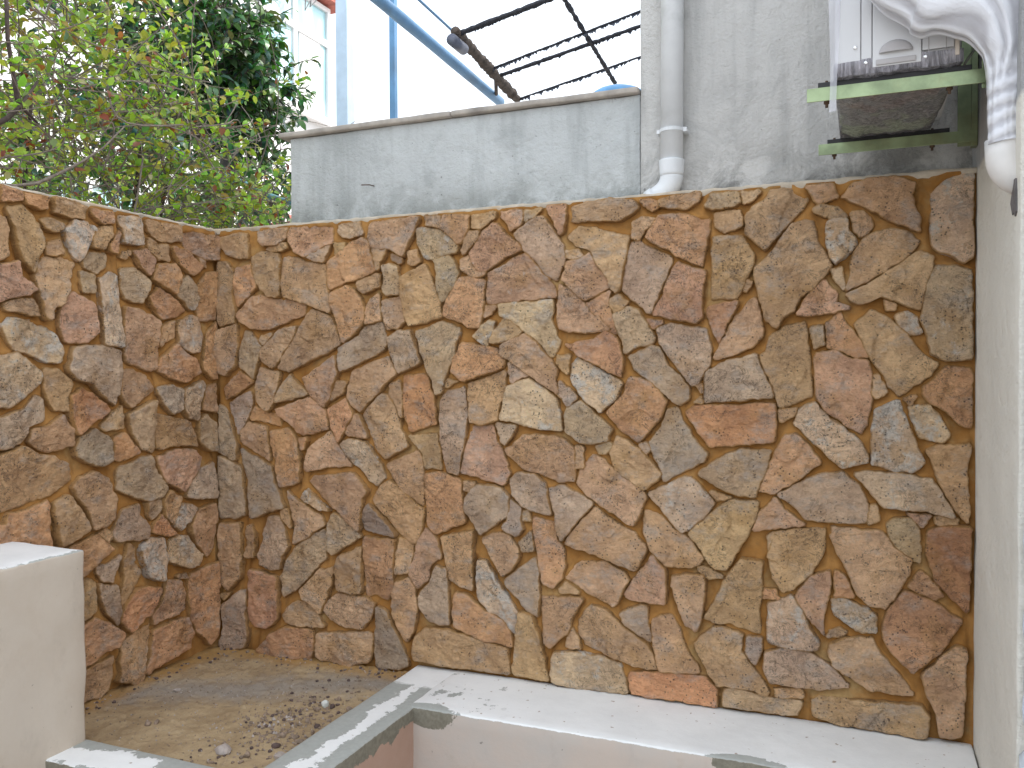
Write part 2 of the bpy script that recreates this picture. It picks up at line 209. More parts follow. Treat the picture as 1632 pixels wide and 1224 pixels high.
STONES = '''
T R 340 300 5.44
t 60 425 200 400 310 395 320 610 240 615 180 600 120 570 65 500
t 30 640 130 640 190 720 180 800 170 880 200 1030 210 1090 200 1170 80 1200 30 1130
o 200 690 330 660 350 720 390 860 300 950 210 1030 180 920 185 800
t 335 610 380 560 470 550 575 570 600 640 575 750 595 930 560 950 490 940 400 850 350 700
p 220 1100 350 940 420 920 520 960 650 970 800 1010 790 1090 600 1180 500 1224 350 1220 250 1150
t 610 590 700 590 820 640 980 660 990 850 1030 1000 1020 1080 960 1060 870 1020 760 990 630 950 605 850 590 720
t 395 385 500 365 660 350 640 430 560 490 450 510 410 450
y 460 530 560 495 650 475 655 520 600 545 500 548
p 680 345 1030 320 1040 470 1020 480 900 540 810 600 720 550 665 470 660 400
g 820 600 920 530 1010 490 1000 560 970 640 890 640
g 1080 320 1280 295 1300 400 1200 435 1130 425 1090 370
y 1060 480 1160 470 1150 550 1060 580
o 990 650 1100 560 1230 470 1310 440 1350 460 1370 560 1400 650 1420 715 1240 800 1120 830 1000 880 990 800
t 1380 515 1510 520 1490 600 1460 700 1440 720 1405 620
t 1260 820 1440 740 1470 760 1460 850 1320 910 1270 870
T R 600 300 5.44
t -55 305 0 290 250 262 390 250 340 370 290 470 240 590 190 575 130 530 20 520 -50 510 -70 420
y 420 242 560 242 575 350 520 340 440 320
p 585 240 820 235 800 370 740 480 720 490 640 410 575 350
w 360 360 400 345 520 350 640 420 720 500 700 560 620 580 500 620 430 610 370 520 355 450
t 830 235 1050 207 1040 260 960 310 900 360 820 345
p 1080 202 1270 190 1275 310 1160 370 1120 290 1080 250
y 1290 192 1450 172 1380 250 1290 290
y 800 380 900 370 880 450 760 575 740 540
p 1020 310 1060 310 1120 390 1250 490 1270 540 1100 620 960 720 900 730 840 650 805 570 880 480 940 380
g 1200 400 1300 310 1440 245 1480 270 1560 400 1632 500 1640 640 1600 720 1560 800 1470 750 1390 650 1290 540
s 500 620 640 590 690 640 720 730 690 850 600 970 570 990 530 850 525 700
y 730 620 800 590 880 690 960 740 900 780 820 760 740 700
p 980 740 1130 660 1290 560 1380 650 1470 760 1550 850 1570 940 1300 975 970 1005 960 900
o 740 770 860 770 950 800 930 1050 900 1224 800 1200 720 1150 600 1110 600 1040 660 920
t 280 560 350 530 390 640 340 680 290 650
y 220 780 350 700 430 660 500 800 560 980 580 1110 430 1170 290 1200 250 1080 220 900
d 130 570 230 610 220 650 140 630
t 950 1020 1050 1020 1000 1090 940 1120
g 70 670 130 650 190 680 205 780 215 920 100 935 70 900 75 780
t 50 980 215 930 235 1040 255 1160 190 1215 100 1224 70 1120 50 1050
T R 860 300 5.44
p 60 150 240 135 230 250 205 390 180 400 130 300 90 220
t 280 170 400 122 600 100 820 100 860 170 790 230 700 285 500 285 280 290
o 870 92 1010 88 1040 170 980 200 900 150
t 1030 108 1200 62 1400 37 1380 110 1290 180 1180 180 1040 160
y 250 420 350 335 480 340 640 390 790 420 760 560 730 720 700 880 670 920 640 880 600 780 520 680 450 550 400 520 310 500
y 820 300 900 250 1020 270 940 360 860 450 810 430
P 1030 250 1150 220 1300 240 1480 270 1470 400 1430 560 1420 690 1300 640 1190 590 1130 540 1000 490 920 430
g 800 470 880 470 1000 530 1160 610 1160 650 1100 760 1060 880 970 1090 930 1080 860 1000 790 960 725 890 725 830 755 650 785 520
y 230 540 350 540 390 590 300 620 240 600
p 250 650 370 610 440 560 500 660 590 780 610 870 400 980 300 900 210 800
p 180 830 290 890 400 1000 480 1070 560 1160 620 1230 400 1250 290 1245 165 1215 165 1000
o 400 1000 620 890 600 990 640 1100 680 1250 640 1270 540 1150 460 1070
y 600 970 690 930 790 980 730 1050 660 1080 620 1040
P 1150 700 1200 640 1300 680 1440 720 1420 900 1410 1120 1370 1170 1150 1130 980 1100 1050 960
T R 1100 270 5.44
g 130 330 180 212 430 205 450 290 350 330 200 345
y 440 200 620 182 560 260 470 300
t 480 420 540 340 640 260 700 172 880 145 900 200 1020 260 980 340 850 480 740 610 650 710 560 640 490 560
p 1000 150 1240 122 1280 240 1180 280 1100 300 1050 230
t 1060 350 1120 310 1280 340 1360 400 1370 420 1210 425 1200 410 1080 380
w 1210 440 1360 440 1380 540 1450 640 1380 720 1260 830 1200 740 1180 620 1190 480
t 1400 380 1500 360 1590 450 1600 490 1540 560 1470 590 1420 530 1400 440
t 210 380 440 350 460 490 400 520 300 545 220 500
t 200 590 330 575 450 580 520 680 560 750 540 850 500 930 440 1060 400 1120 190 1130 190 900 190 700
t 880 470 1000 440 1070 450 1110 620 1190 750 1240 840 1160 930 1060 1040 960 1110 898 1224 805 1295 756 1371 713 1360 653 1289 600 1120 560 960 560 850 700 730 800 590
g 1220 870 1320 840 1340 1050 1260 970
t 490 960 540 980 490 1070 460 1060
T R 1290 260 5.44
p 270 290 380 180 500 142 750 122 850 160 920 180 900 280 920 400 960 530 960 600 780 540 640 480 600 440 520 400 400 350
y 570 600 750 570 880 620 960 680 880 780 780 860 640 950 500 1030 310 1110 345 1000 360 860 400 740 460 680
y 310 1145 480 1070 640 970 780 880 960 755 1080 810 1070 880 1020 1020 980 1200 960 1270 850 1240 600 1150 500 1200 450 1215 370 1210
W 1060 260 1200 120 1430 50 1450 800 1340 860 1200 800 1080 740 1040 600 1050 400
T R 1270 470 5.44
p 0 170 60 80 110 -10 240 -130 350 -10 350 70 470 115 330 150 180 180 30 180
w 1130 -250 1350 -260 1530 -220 1550 100 1540 560 1280 570 1170 510 1130 380 1080 200 1100 40
t 750 40 860 90 850 130 770 140
g 120 280 230 260 240 430 150 475
o 260 250 370 150 430 240 540 380 620 540 520 540 400 490 265 460
p 160 500 320 480 480 560 620 570 650 700 640 950 600 1130 560 1210 420 1130 250 1000 175 900 155 700
y 490 250 640 130 740 170 840 230 960 350 1100 520 1220 600 1160 700 1000 800 880 880 800 790 700 620 610 500 530 330
w 850 180 960 140 1040 200 1080 330 975 345 880 260
y 660 700 700 690 790 840 680 900 655 850
r 1100 800 1220 700 1290 620 1530 630 1520 1000 1530 1150 1420 1130 1290 1010 1150 930 1100 860
t 920 900 1040 870 990 950
T R 340 490 4.08
t 30 150 160 110 170 250 150 380 90 440 50 430 40 300
g 210 150 250 160 320 260 270 470 180 380 180 280
y 320 180 390 170 330 250 300 210
y 430 140 560 120 530 200 470 290 420 380 390 390 315 330 320 270 380 210
t 610 50 640 10 690 20 780 70 820 160 830 240 720 310 600 370 500 415 430 395 480 290 550 180
o 770 -90 880 -135 930 -120 970 -50 1000 10 990 100 920 180 850 230 825 140 800 50 770 0
t 1030 -60 1080 -90 1095 0 1105 85 1000 110 1000 20
b 990 120 1110 95 1130 200 1120 280 1000 340 840 420 820 330 815 270 950 190
g 1140 200 1210 150 1290 150 1330 260 1360 360 1280 400 1215 430 1170 310
s 1310 160 1500 90 1610 130 1570 330 1520 450 1490 560 1460 570 1430 460 1370 310
y 900 420 1020 360 1150 320 1200 430 1100 530 970 680 920 650 880 580 890 490
O 1240 440 1390 430 1440 570 1460 760 1280 810 1250 680 1240 560
t 1150 500 1210 470 1235 560 1240 720 1190 620 1150 560
t 1100 560 1145 570 1190 640 1230 780 1280 900 1130 985 1070 920 1020 800 970 700
p 610 450 800 310 820 420 770 590 730 650 640 570 595 460
y 810 470 880 490 850 560 770 605 790 540
o 740 660 870 590 920 690 860 800 820 880 780 790 750 710
t 925 695 960 700 1015 850 870 830 860 800 900 740
t 290 520 310 390 440 420 430 520 400 630 360 675 300 620
y 510 430 560 490 635 560 520 600 420 615 440 540
r 80 520 180 410 270 480 180 550 90 600
b 110 620 250 540 260 620 220 740 175 830 140 720
o 240 720 290 640 370 690 450 690 440 770 380 750 260 730
p 420 660 640 580 740 670 760 790 590 830 520 770 430 690
t 200 800 240 745 350 770 365 900 380 1000 300 950 200 870
o 370 800 490 780 550 840 570 1000 565 1140 440 1165 410 1020 380 900
g 30 620 80 640 120 750 160 900 150 990 70 950 30 930 40 750
o 570 850 620 840 600 920 580 920
t 620 920 770 800 820 900 900 1030 760 1040 610 1065
w 830 890 890 850 1000 870 1040 930 1100 1020 1130 1110 1060 1160 980 1080 890 980
y 1280 830 1465 820 1480 930 1490 1050 1390 1050 1370 960 1310 870
T R 700 490 4.08
g 10 600 60 540 165 510 190 700 180 830 140 1000 130 1090 50 1070 15 850
y 50 460 130 480 50 520
w 390 -20 560 -32 740 -52 745 30 735 90 760 160 785 220 745 325 720 325 690 270 640 215 540 140 470 80 400 55
g 1140 50 1240 -5 1300 20 1350 90 1410 200 1400 230 1290 260 1210 300 1190 220 1160 130
w 225 185 330 80 370 90 350 170 320 250 250 210
y 360 160 430 65 550 150 530 180 420 230 345 230
t 400 250 470 210 560 170 640 230 720 330 770 400 760 480 775 560 690 510 580 430 400 300
o 100 340 150 220 250 240 370 260 440 340 430 390 310 430 170 480 90 420
P 820 240 1000 210 1080 150 1160 200 1195 330 1190 460 1020 370 900 310
g 450 350 590 440 470 495
y 770 310 850 310 840 440 760 370
t 200 490 440 410 430 550 400 640 390 730 280 760 215 740 200 620
W 430 560 450 520 580 460 680 520 770 600 800 700 805 800 640 790 520 750 405 725 415 650
g 780 470 880 550 900 590 850 640 770 570
w 860 370 900 330 1030 400 1200 490 1150 600 1050 680 950 600 860 480
g 840 640 930 600 1020 690 1130 790 1110 860 1000 895 920 870 830 800 820 700
r 1090 680 1200 570 1240 450 1380 480 1490 610 1450 710 1300 880 1180 800
t 1110 940 1160 830 1240 870 1360 970 1450 1080 1430 1120 1330 1185 1230 1120 1150 1050
g 1020 900 1100 870 1130 890 1090 955 1040 950
w 1300 890 1350 870 1380 920 1350 965
p 440 920 560 830 720 830 830 860 880 910 885 1130 780 1130 650 1080 540 1040 450 950
t 890 905 940 905 940 1045 890 1050
g 370 750 510 770 440 900 410 870
p 150 1070 170 920 220 770 350 770 380 870 430 960 465 1080 430 1155 290 1110
T R 1000 480 5.44
b 10 480 210 385 280 400 370 570 470 650 540 760 540 850 460 905 380 850 230 720 60 590
w 260 240 380 190 560 220 680 240 730 400 710 560 620 720 560 740 470 620 350 470 280 360
r 160 150 310 180 230 240
r 670 50 960 0 940 80 860 200 800 370 740 250 690 130
t 1010 50 1050 0 1110 -30 1140 70 1170 180 1175 290 1100 390 900 480 750 500 800 390 880 250 940 130
t 1200 440 1230 310 1380 210 1540 180 1575 400 1590 640 1600 820 1440 890 1320 920 1280 780 1220 630 1150 470
g 670 620 850 520 1120 460 1180 620 1280 830 900 865 665 885 660 720
t 1310 940 1480 920 1440 1000 1330 1050
t 600 720 650 720 650 800
t 575 880 640 820 650 885
T R 340 700 4.5333
g 40 125 100 130 160 165 200 190 225 280 240 450 240 550 150 575 60 565 45 400 35 250
b 200 60 330 140 430 190 450 300 530 490 400 530 300 565 270 420 260 280 225 180
w 630 380 680 350 760 430 850 510 790 510 620 420
t 720 260 870 250 1020 240 1130 370 1090 420 1070 660 980 590 870 490 770 390 690 300
t 540 360 620 440 700 500 790 550 820 620 700 700 590 760 600 640 570 480
t 490 520 550 500 580 640 520 590
t 1220 330 1290 290 1420 410 1530 510 1520 640 1470 750 1420 740 1330 660 1240 540 1150 430 1190 380
t 1260 180 1480 80 1510 130 1525 300 1525 480 1450 420 1370 370 1300 260
B 1130 460 1220 550 1330 700 1200 680 1090 650 1085 530
g 880 520 990 600 1080 700 1000 750 880 830 850 800 835 620
g 400 560 480 550 520 640 560 770 510 840 490 930 430 940 350 900 330 830 370 740 370 640
t 250 620 290 610 310 720 300 850 240 850
p 50 600 200 600 210 720 215 880 200 1000 120 1090 50 1030 40 850
g 580 790 700 690 820 650 820 860 700 980 600 1090 510 1135 490 1000 530 900
P 1095 700 1330 720 1310 900 1300 1110 1260 1160 1180 1120 1110 1130 1095 900
t 900 850 1080 770 1085 1110 1000 1110 910 1080 890 950
t 1350 700 1450 760 1430 960 1320 975 1330 820
T R 660 700 4.5333
p 90 640 180 720 200 860 130 890 100 1020 40 1070 0 1020 -30 970 10 850 40 720
o 85 250 190 235 340 290 355 430 375 600 250 650 160 685 110 620 90 450
g 380 430 460 320 640 350 700 410 690 550 560 635 480 690 440 610 380 520
b 700 430 775 490 775 570 800 650 740 705 640 640 690 560
t 360 300 450 310 400 380 360 370
g 705 290 760 235 880 250 950 320 980 430 1000 540 900 530 800 480 715 400
w 790 510 830 510 850 590 790 590
g 970 350 1080 330 1180 380 1300 460 1180 600 1080 730 1040 640 1010 480
t 1290 100 1360 130 1440 215 1560 300 1665 380 1680 420 1640 530 1600 625 1480 555 1360 480 1250 400 1180 320 1200 230 1250 150
t 1310 490 1450 590 1600 680 1690 790 1610 940 1440 880 1250 800 1090 750 1150 660 1230 570
P 860 560 1010 590 1040 720 1090 790 1100 900 1070 1010 1010 1070 940 1040 910 900 880 750
g 760 740 850 660 870 800 790 810
t 500 710 620 660 700 700 760 780 770 850 720 930 650 985 570 850
t 200 700 440 650 435 800 435 1090 340 1060 270 1020 230 850
t 1090 1000 1180 880 1370 880 1530 960 1560 1010 1450 1210 1290 1130 1180 1050
t 1050 1080 1100 1030 1200 1110 1050 1110
T R 960 640 4.5333
b 480 60 540 40 600 150 680 270 760 380 740 430 600 500 450 580 420 500 370 370 340 300 430 180
O 600 70 680 30 1000 20 1250 10 1260 130 1250 290 1060 300 780 330 700 220 610 100
g 690 520 820 420 1000 340 1225 350 1195 450 1155 570 1105 690 980 670 850 620
p 1250 360 1320 240 1400 230 1500 320 1580 440 1400 570 1250 660 1130 650 1175 560 1215 450
w 330 660 600 540 640 540 720 610 820 730 720 850 620 930 580 950 450 800
t 780 640 950 690 830 720
t 310 770 400 800 520 910 620 990 740 1130 700 1180 580 1200 460 1180 360 1070 300 950
y 620 950 850 750 930 710 1130 720 1110 850 1050 960 1000 1050 930 1170 900 1220 800 1190 700 1040
p 1090 930 1140 800 1250 690 1310 780 1480 890 1200 920
t 1200 1100 1240 960 1310 1010 1350 1120 1330 1200 1200 1120
T R 1220 600 4.5333
W 205 340 250 230 350 180 420 260 560 370 680 460 740 560 740 620 630 640 560 660 470 600 340 460
w 760 500 790 240 960 170 1020 300 1080 480 1150 620 1060 690 880 670 770 630
W 1040 220 1180 210 1250 290 1330 420 1280 480 1120 440 1060 320
t 1160 530 1260 490 1480 490 1450 700 1470 950 1460 1060 1400 1000 1300 850 1210 650
w 640 700 750 680 900 690 1060 710 1200 740 1260 830 1370 1020 1200 970 1000 960 850 940 740 810
g 80 850 250 770 370 700 560 690 680 790 740 920 730 1050 600 1060 290 1030 200 920
y 760 930 800 920 830 1040 740 1060
p 1010 980 1200 1000 1130 1090
y 1220 1010 1400 1030 1380 1080 1230 1060
T R 340 880 4.5333
P 275 120 380 140 480 180 475 330 470 480 400 550 300 530 255 470 265 300
g 100 360 180 290 240 260 240 400 250 600 230 690 100 700 50 700 80 600 75 450 80 380
y 40 300 130 290 90 350
t 530 400 600 350 690 360 760 440 820 530 730 540 600 520 530 500 510 450
t 640 270 700 210 780 120 870 110 860 230 830 330 780 440 720 370 670 330
t 830 350 900 290 1000 310 1130 330 1170 370 1150 460 1090 550 980 540 850 480 800 420
b 1195 390 1260 420 1320 560 1380 680 1410 820 1350 850 1180 830 1175 640 1180 480
t 1330 210 1420 180 1470 250 1480 420 1460 560 1400 650 1350 560 1300 430 1300 300
o 370 650 430 580 530 530 730 560 740 700 720 760 560 765 360 740 330 700
t 760 580 900 570 1155 580 1150 720 1130 790 1000 820 880 790 750 750
T R 640 880 4.5333
g 150 280 220 210 260 90 330 110 340 260 350 400 355 520 290 520 200 490 140 380 125 320
t 110 600 180 540 350 550 540 620 780 690 790 880 500 840 380 830 200 790 100 770 90 680
o 400 280 500 310 600 400 740 490 800 600 820 680 640 640 480 580 390 520 370 420
w 570 50 620 50 700 200 790 340 850 440 840 600 780 550 740 480 650 430 560 320 560 200
t 860 420 950 450 1000 560 1030 700 1070 930 805 880 820 700 840 580
g 770 170 860 110 980 30 1000 200 1000 330 990 470 930 430 850 330 770 250 750 200
t 1010 310 1130 320 1320 330 1250 440 1200 590 1120 640 1080 690 1040 650 1020 500
t 1240 540 1290 620 1300 690 1190 680 1200 620
W 1110 720 1330 715 1580 800 1620 900 1640 1020 1300 980 1090 930 1090 800
T R 920 860 4.5333
t 40 530 100 460 200 490 300 580 360 650 500 740 560 830 590 930 520 935 400 900 250 840 60 750 20 680 15 580
p 550 110 640 210 650 370 640 460 540 450 350 420 340 390 440 250
g 310 530 370 490 500 470 515 560 530 740 470 700 370 630
t 540 570 680 530 740 640 800 800 900 950 800 950 610 940 555 770
t 690 260 800 240 920 250 930 350 900 560 860 660 790 620 740 500 690 330
y 870 200 960 200 1060 270 960 280
y 1190 130 1340 150 1340 330 1320 470 1330 680 1220 650 1100 600 980 600 920 560 1000 440 1060 290
t 850 750 900 680 990 620 1100 640 1200 680 1190 800 1280 930 1400 1090 1380 1120 1300 1080 1170 1050 1020 1040 940 930
B 1230 690 1340 700 1330 800 1290 900 1220 800
O 390 950 540 950 940 980 1010 1080 1010 1200 830 1170 400 1110 370 1000
o 1355 345 1440 360 1470 430 1345 425
T R 1220 810 4.5333
t 10 200 100 160 430 130 430 300 330 470 200 580 130 600 60 500 20 340
w 20 690 120 650 190 620 290 780 390 980 380 1010 120 1000 15 960
p 210 630 330 490 470 440 470 600 410 800 430 930 330 800 250 700
o 500 440 560 470 640 640 500 640
y 480 130 700 150 850 160 930 280 1050 370 1040 470 950 600 870 725 740 690 660 610 600 450 520 320 470 200
g 870 100 950 70 1040 70 1120 160 1120 400 1000 340 900 220
R 1170 160 1280 120 1480 130 1470 400 1460 760 1380 690 1230 530 1200 420 1160 300
o 1030 560 1110 450 1180 500 1290 630 1230 660 1100 610
r 860 780 900 700 1000 590 1100 620 1260 690 1420 820 1350 920 1260 1040 1130 1130 1060 1180 950 1070 870 980 840 870
w 470 660 560 650 740 720 800 770 800 890 700 890 590 830 500 760
g 440 930 460 880 540 860 590 890 530 935
T R 1120 950 3.709
t 750 280 850 240 1000 240 1060 340 1130 430 1250 580 1180 580 1000 550 900 500 770 400 745 350
g 370 330 470 300 620 320 720 370 870 530 750 545 600 540 400 500 365 440
t 1290 470 1400 360 1500 290 1560 310 1550 560 1530 830 1400 830 1380 700 1330 600
y 645 620 680 590 900 610 1290 640 1340 700 1320 820 1100 790 820 755 650 710
t 420 540 600 550 600 600 430 590
g 130 540 200 540 400 590 590 620 560 700 350 680 120 645
T L 0 290 4.5333
o 0 25 100 50 150 72 150 140 60 130 0 140
o 170 84 330 112 330 200 260 190 180 150
t 370 116 480 135 620 182 600 270 470 250 380 220
o 650 194 810 222 800 300 720 300 660 240
W 850 234 1000 262 1010 460 880 440 880 350 850 270
t 1040 275 1300 322 1310 420 1230 440 1130 420 1060 350
p 1320 350 1590 402 1560 560 1480 570 1340 480 1320 420
t 40 180 160 170 220 240 270 300 320 440 270 520 235 660 170 600 120 480 90 350 50 230
t -120 200 20 260 40 400 50 540 0 560 -120 560
t 280 270 350 260 460 310 440 350 350 360 300 310
W 455 340 530 285 620 290 690 340 650 410 610 500 575 575 530 540 480 430
t 330 430 430 420 460 520 320 530
t 695 330 800 320 790 400 740 490 650 470 665 400
o 780 460 850 350 830 520 790 500
p -120 600 0 600 100 570 130 680 240 780 180 820 60 840 -100 880
t 240 700 260 600 310 550 480 550 540 590 490 710 470 790 420 880 340 930 330 1000 290 980 280 860
g 600 560 640 510 760 520 760 600 690 660 590 620
g 575 640 690 680 680 800 590 800 580 720
t 880 500 940 500 900 560 860 540
p 950 500 1040 480 1110 560 1060 680 1000 620
y 1050 400 1130 450 1200 460 1210 570 1130 560 1050 470
o 1220 470 1340 500 1440 620 1380 680 1280 590
t 1430 550 1480 570 1480 620 1440 600
o 1110 600 1250 590 1290 650 1260 810 1160 760 1080 700
g 870 630 960 620 1060 720 1020 880 900 850 870 760
W 720 700 780 650 850 660 860 900 870 1020 885 1190 740 1180 730 1000 720 850
g 1300 700 1350 680 1410 760 1420 850 1380 930 1280 820 1280 760
o 1060 830 1130 760 1230 830 1330 930 1260 980 1150 990 1080 880
o 1425 740 1480 650 1555 650 1555 1000 1430 1000 1415 900
t 20 880 110 850 210 840 240 900 260 970 150 950 30 920
p 420 960 460 820 520 790 640 870 690 1020 690 1080 620 1160 560 1170 460 1150 420 1040
T L 0 480 4.5333
w 10 170 60 120 200 140 330 190 390 240 450 370 410 450 310 430 200 380 90 350 50 280
p 890 40 1000 60 1140 140 1140 250 1120 350 1130 490 1080 510 900 440 890 250
t 1150 180 1250 140 1240 260 1150 330
w 1290 140 1380 100 1420 120 1450 260 1430 370 1370 380 1280 300 1270 220
o 1450 460 1480 230 1555 150 1560 560 1530 560 1460 500
W -150 390 0 390 120 370 200 430 290 510 290 590 230 640 130 720 50 770 -150 760
g 510 330 620 320 750 320 870 360 865 560 820 750 740 700 650 600 530 560 470 500
t 310 490 400 490 510 590 480 700 490 800 390 790 330 700 310 600
t 885 490 960 490 1060 540 1120 640 1000 720 920 770 860 680 870 570
o 1130 420 1270 300 1330 380 1410 430 1420 520 1320 590 1250 570 1130 500
O 500 690 580 620 680 690 780 790 640 880 540 970 500 850
b 1130 620 1230 610 1300 640 1290 780 1230 820 1180 760
w 1320 640 1440 570 1455 610 1420 760 1420 860 1350 850 1310 740
t 1470 620 1550 590 1550 800 1450 780
y 720 900 790 800 870 760 880 920 740 940
g 900 820 1010 760 1110 710 1105 880 1095 1090 1010 1070 950 960
t 1120 810 1230 840 1350 870 1410 1050 1290 1040 1110 1070
g 1430 850 1480 820 1550 880 1550 1080 1500 1080 1420 1010
p 190 1010 220 930 350 890 450 820 520 930 525 1030 430 1070 310 1090 220 1050
g -150 860 0 840 180 770 250 680 300 700 310 860 200 900 130 1010 60 1060 -150 1090
b 530 1060 560 980 680 920 790 990 795 1150 720 1190 620 1170 540 1120
o 805 1150 815 980 890 950 1010 1090 870 1150
T L 0 660 4.5333
t -150 330 0 290 130 230 250 290 380 310 480 360 530 460 370 580 180 650 0 710 -150 740
t 510 530 560 450 680 410 770 460 790 540 830 620 810 760 740 810 660 830 620 700 550 600
g 850 380 1080 290 1130 420 1190 540 1150 600 1070 630 930 590 840 540
p 1130 310 1250 260 1380 250 1440 310 1420 390 1350 490 1310 560 1180 490 1140 400
g 1340 600 1360 500 1450 380 1540 340 1550 600 1430 610
o -150 830 0 790 50 720 180 690 350 620 360 960 360 1100 100 1130 -150 1100
y 380 640 480 580 560 680 640 830 530 900 410 960 400 780 370 700
g 790 860 880 680 1000 650 1010 730 1070 800 1060 900 930 910 830 920
g 1050 640 1150 620 1150 700 1090 770 1060 720
t 1160 620 1200 550 1300 600 1280 700 1250 800 1180 740
w 1270 760 1300 650 1370 650 1410 680 1340 790 1290 840 1260 810
O 1090 810 1150 720 1250 860 1200 880 1090 850
p 1360 800 1420 680 1550 640 1555 800 1545 960 1500 1030 1430 950 1380 870
y 690 860 760 820 810 900 780 930
W 1210 920 1280 870 1350 880 1400 980 1450 1010 1420 1080 1340 1110 1200 1060
W 1010 950 1070 890 1170 890 1180 1050 1160 1200 1060 1180 1010 1050
o 480 960 680 870 800 970 700 1040 620 1130 500 1220 440 1100
T L 60 840 4.5333
g 420 290 500 260 590 200 560 310 530 400 460 390 420 330
t 600 240 640 120 680 150 690 250 750 330 700 430 650 500 610 570 590 470 610 350
t 990 350 1060 330 1080 370 1000 365
y 200 430 350 370 420 400 430 600 330 670 200 720
g 430 410 560 420 580 500 590 600 570 710 480 620 450 520
O 600 600 700 450 780 430 880 440 840 530 790 640 720 700 650 760 590 680
p 870 560 920 380 1030 390 1060 480 1060 590 970 640 830 700 820 650
o 1090 340 1180 290 1290 250 1290 470 1295 650 1280 800 1240 850 1150 750 1100 650 1080 500
o 200 780 400 660 500 690 600 770 560 850 480 890 380 990 200 1090
t 590 830 650 790 810 690 800 850 760 980 720 1130 640 1130 565 1110 580 950
o 820 740 920 700 1070 640 1100 770 1090 870 950 960 770 1060 800 880
t 200 1120 380 1010 530 925 530 1060 510 1150 440 1224 240 1290
'''
M_stone = mat_stone(); M_mortar = mat_mortar()
XL, YR = -2.77, 3.155           # faces of the two stone-clad walls
ZTOP, ZLEDGE, ZSOIL = 1.938, .0635, .015
YG = 3.29
XR = .332                        # face of the house wall on the right
PAL = {'t': (.455, .325, .205), 'g': (.41, .35, .275), 'y': (.455, .34, .205), 'o': (.51, .30, .165), 'p': (.46, .30, .215),
       'P': (.48, .275, .185), 'O': (.50, .245, .125), 'r': (.40, .225, .135), 'R': (.33, .155, .09), 'w': (.50, .42, .32),
       'W': (.56, .48, .37), 'b': (.32, .30, .275), 'B': (.215, .215, .22), 's': (.42, .36, .28), 'd': (.16, .13, .10)}
WHITE = {'w': .55, 'W': .65, 's': .35, 'g': .12, 'b': .1, 'p': .15, 't': .05}
def parse():
    out = []; x0 = y0 = sc = 0; wl = 'R'
    for ln in STONES.strip().splitlines():
        p = ln.split()
        if p[0] == 'T': wl = p[1]; x0, y0, sc = map(float, p[2:5]); continue
        a = np.array(list(map(float, p[1:]))).reshape(-1, 2)/sc + (x0, y0)
        q = [hit(u, v, 1, YR) if wl == 'R' else hit(u, v, 0, XL) for u, v in a]
        q = [((h[0] if wl == 'R' else h[1]), h[2]) for h in q]
        out.append((wl, p[0], np.array(q)))
    return out
def clip_poly(P, lo, hi, zlo, zhi):
    """Sutherland-Hodgman against the wall's rectangle"""
    for ax, val, sgn in ((0, lo, 1), (0, hi, -1), (1, zlo, 1), (1, zhi, -1)):
        out = []
        for i in range(len(P)):
            a, b = P[i], P[(i+1) % len(P)]; da = (a[ax]-val)*sgn; db = (b[ax]-val)*sgn
            if da >= 0: out.append(a)
            if (da >= 0) != (db >= 0): out.append(a + (b-a)*(da/(da-db)))
        P = np.array(out)
        if len(P) < 3: return None
    return P
def densify(P, step):
    out = []
    for i in range(len(P)):
        a, b = P[i], P[(i+1) % len(P)]; n = max(1, int(round(np.linalg.norm(b-a)/step)))
        for k in range(n): out.append(a+(b-a)*k/n)
    return np.array(out)
def chaikin(P):
    Q = []
    for i in range(len(P)):
        a, b = P[i], P[(i+1) % len(P)]; Q += [a*.955+b*.045, a*.045+b*.955]
    return np.array(Q)
def area(P): x, y = P[:, 0], P[:, 1]; return .5*np.sum(x*np.roll(y, -1) - np.roll(x, -1)*y)
def to_world(wl, u, z, n):     # u along the wall, n out of its face
    return (u, YR-n, z) if wl == 'R' else (XL+n, u, z)
def pole(P):
    """a point well inside the outline (for the rings of the face)"""
    lo, hi = P.min(0), P.max(0); best = None
    for i in range(1, 12):
        for j in range(1, 12):
            q = lo + (hi-lo)*np.array([i/12, j/12])
            x, y = P[:, 0], P[:, 1]; x2, y2 = np.roll(x, -1), np.roll(y, -1)
            cr = ((y > q[1]) != (y2 > q[1])) & (q[0] < (x2-x)*(q[1]-y)/(y2-y+1e-12)+x)
            if cr.sum() % 2 == 0: continue
            a = np.stack([x, y], 1); ab = np.stack([x2-x, y2-y], 1); tt = np.clip(((q-a)*ab).sum(1)/((ab**2).sum(1)+1e-12), 0, 1)
            d = np.min(np.linalg.norm(a+ab*tt[:, None]-q, axis=1)) - .15*np.linalg.norm(q-P.mean(0))
            if best is None or d > best[0]: best = (d, q)
    return best[1] if best else P.mean(0)
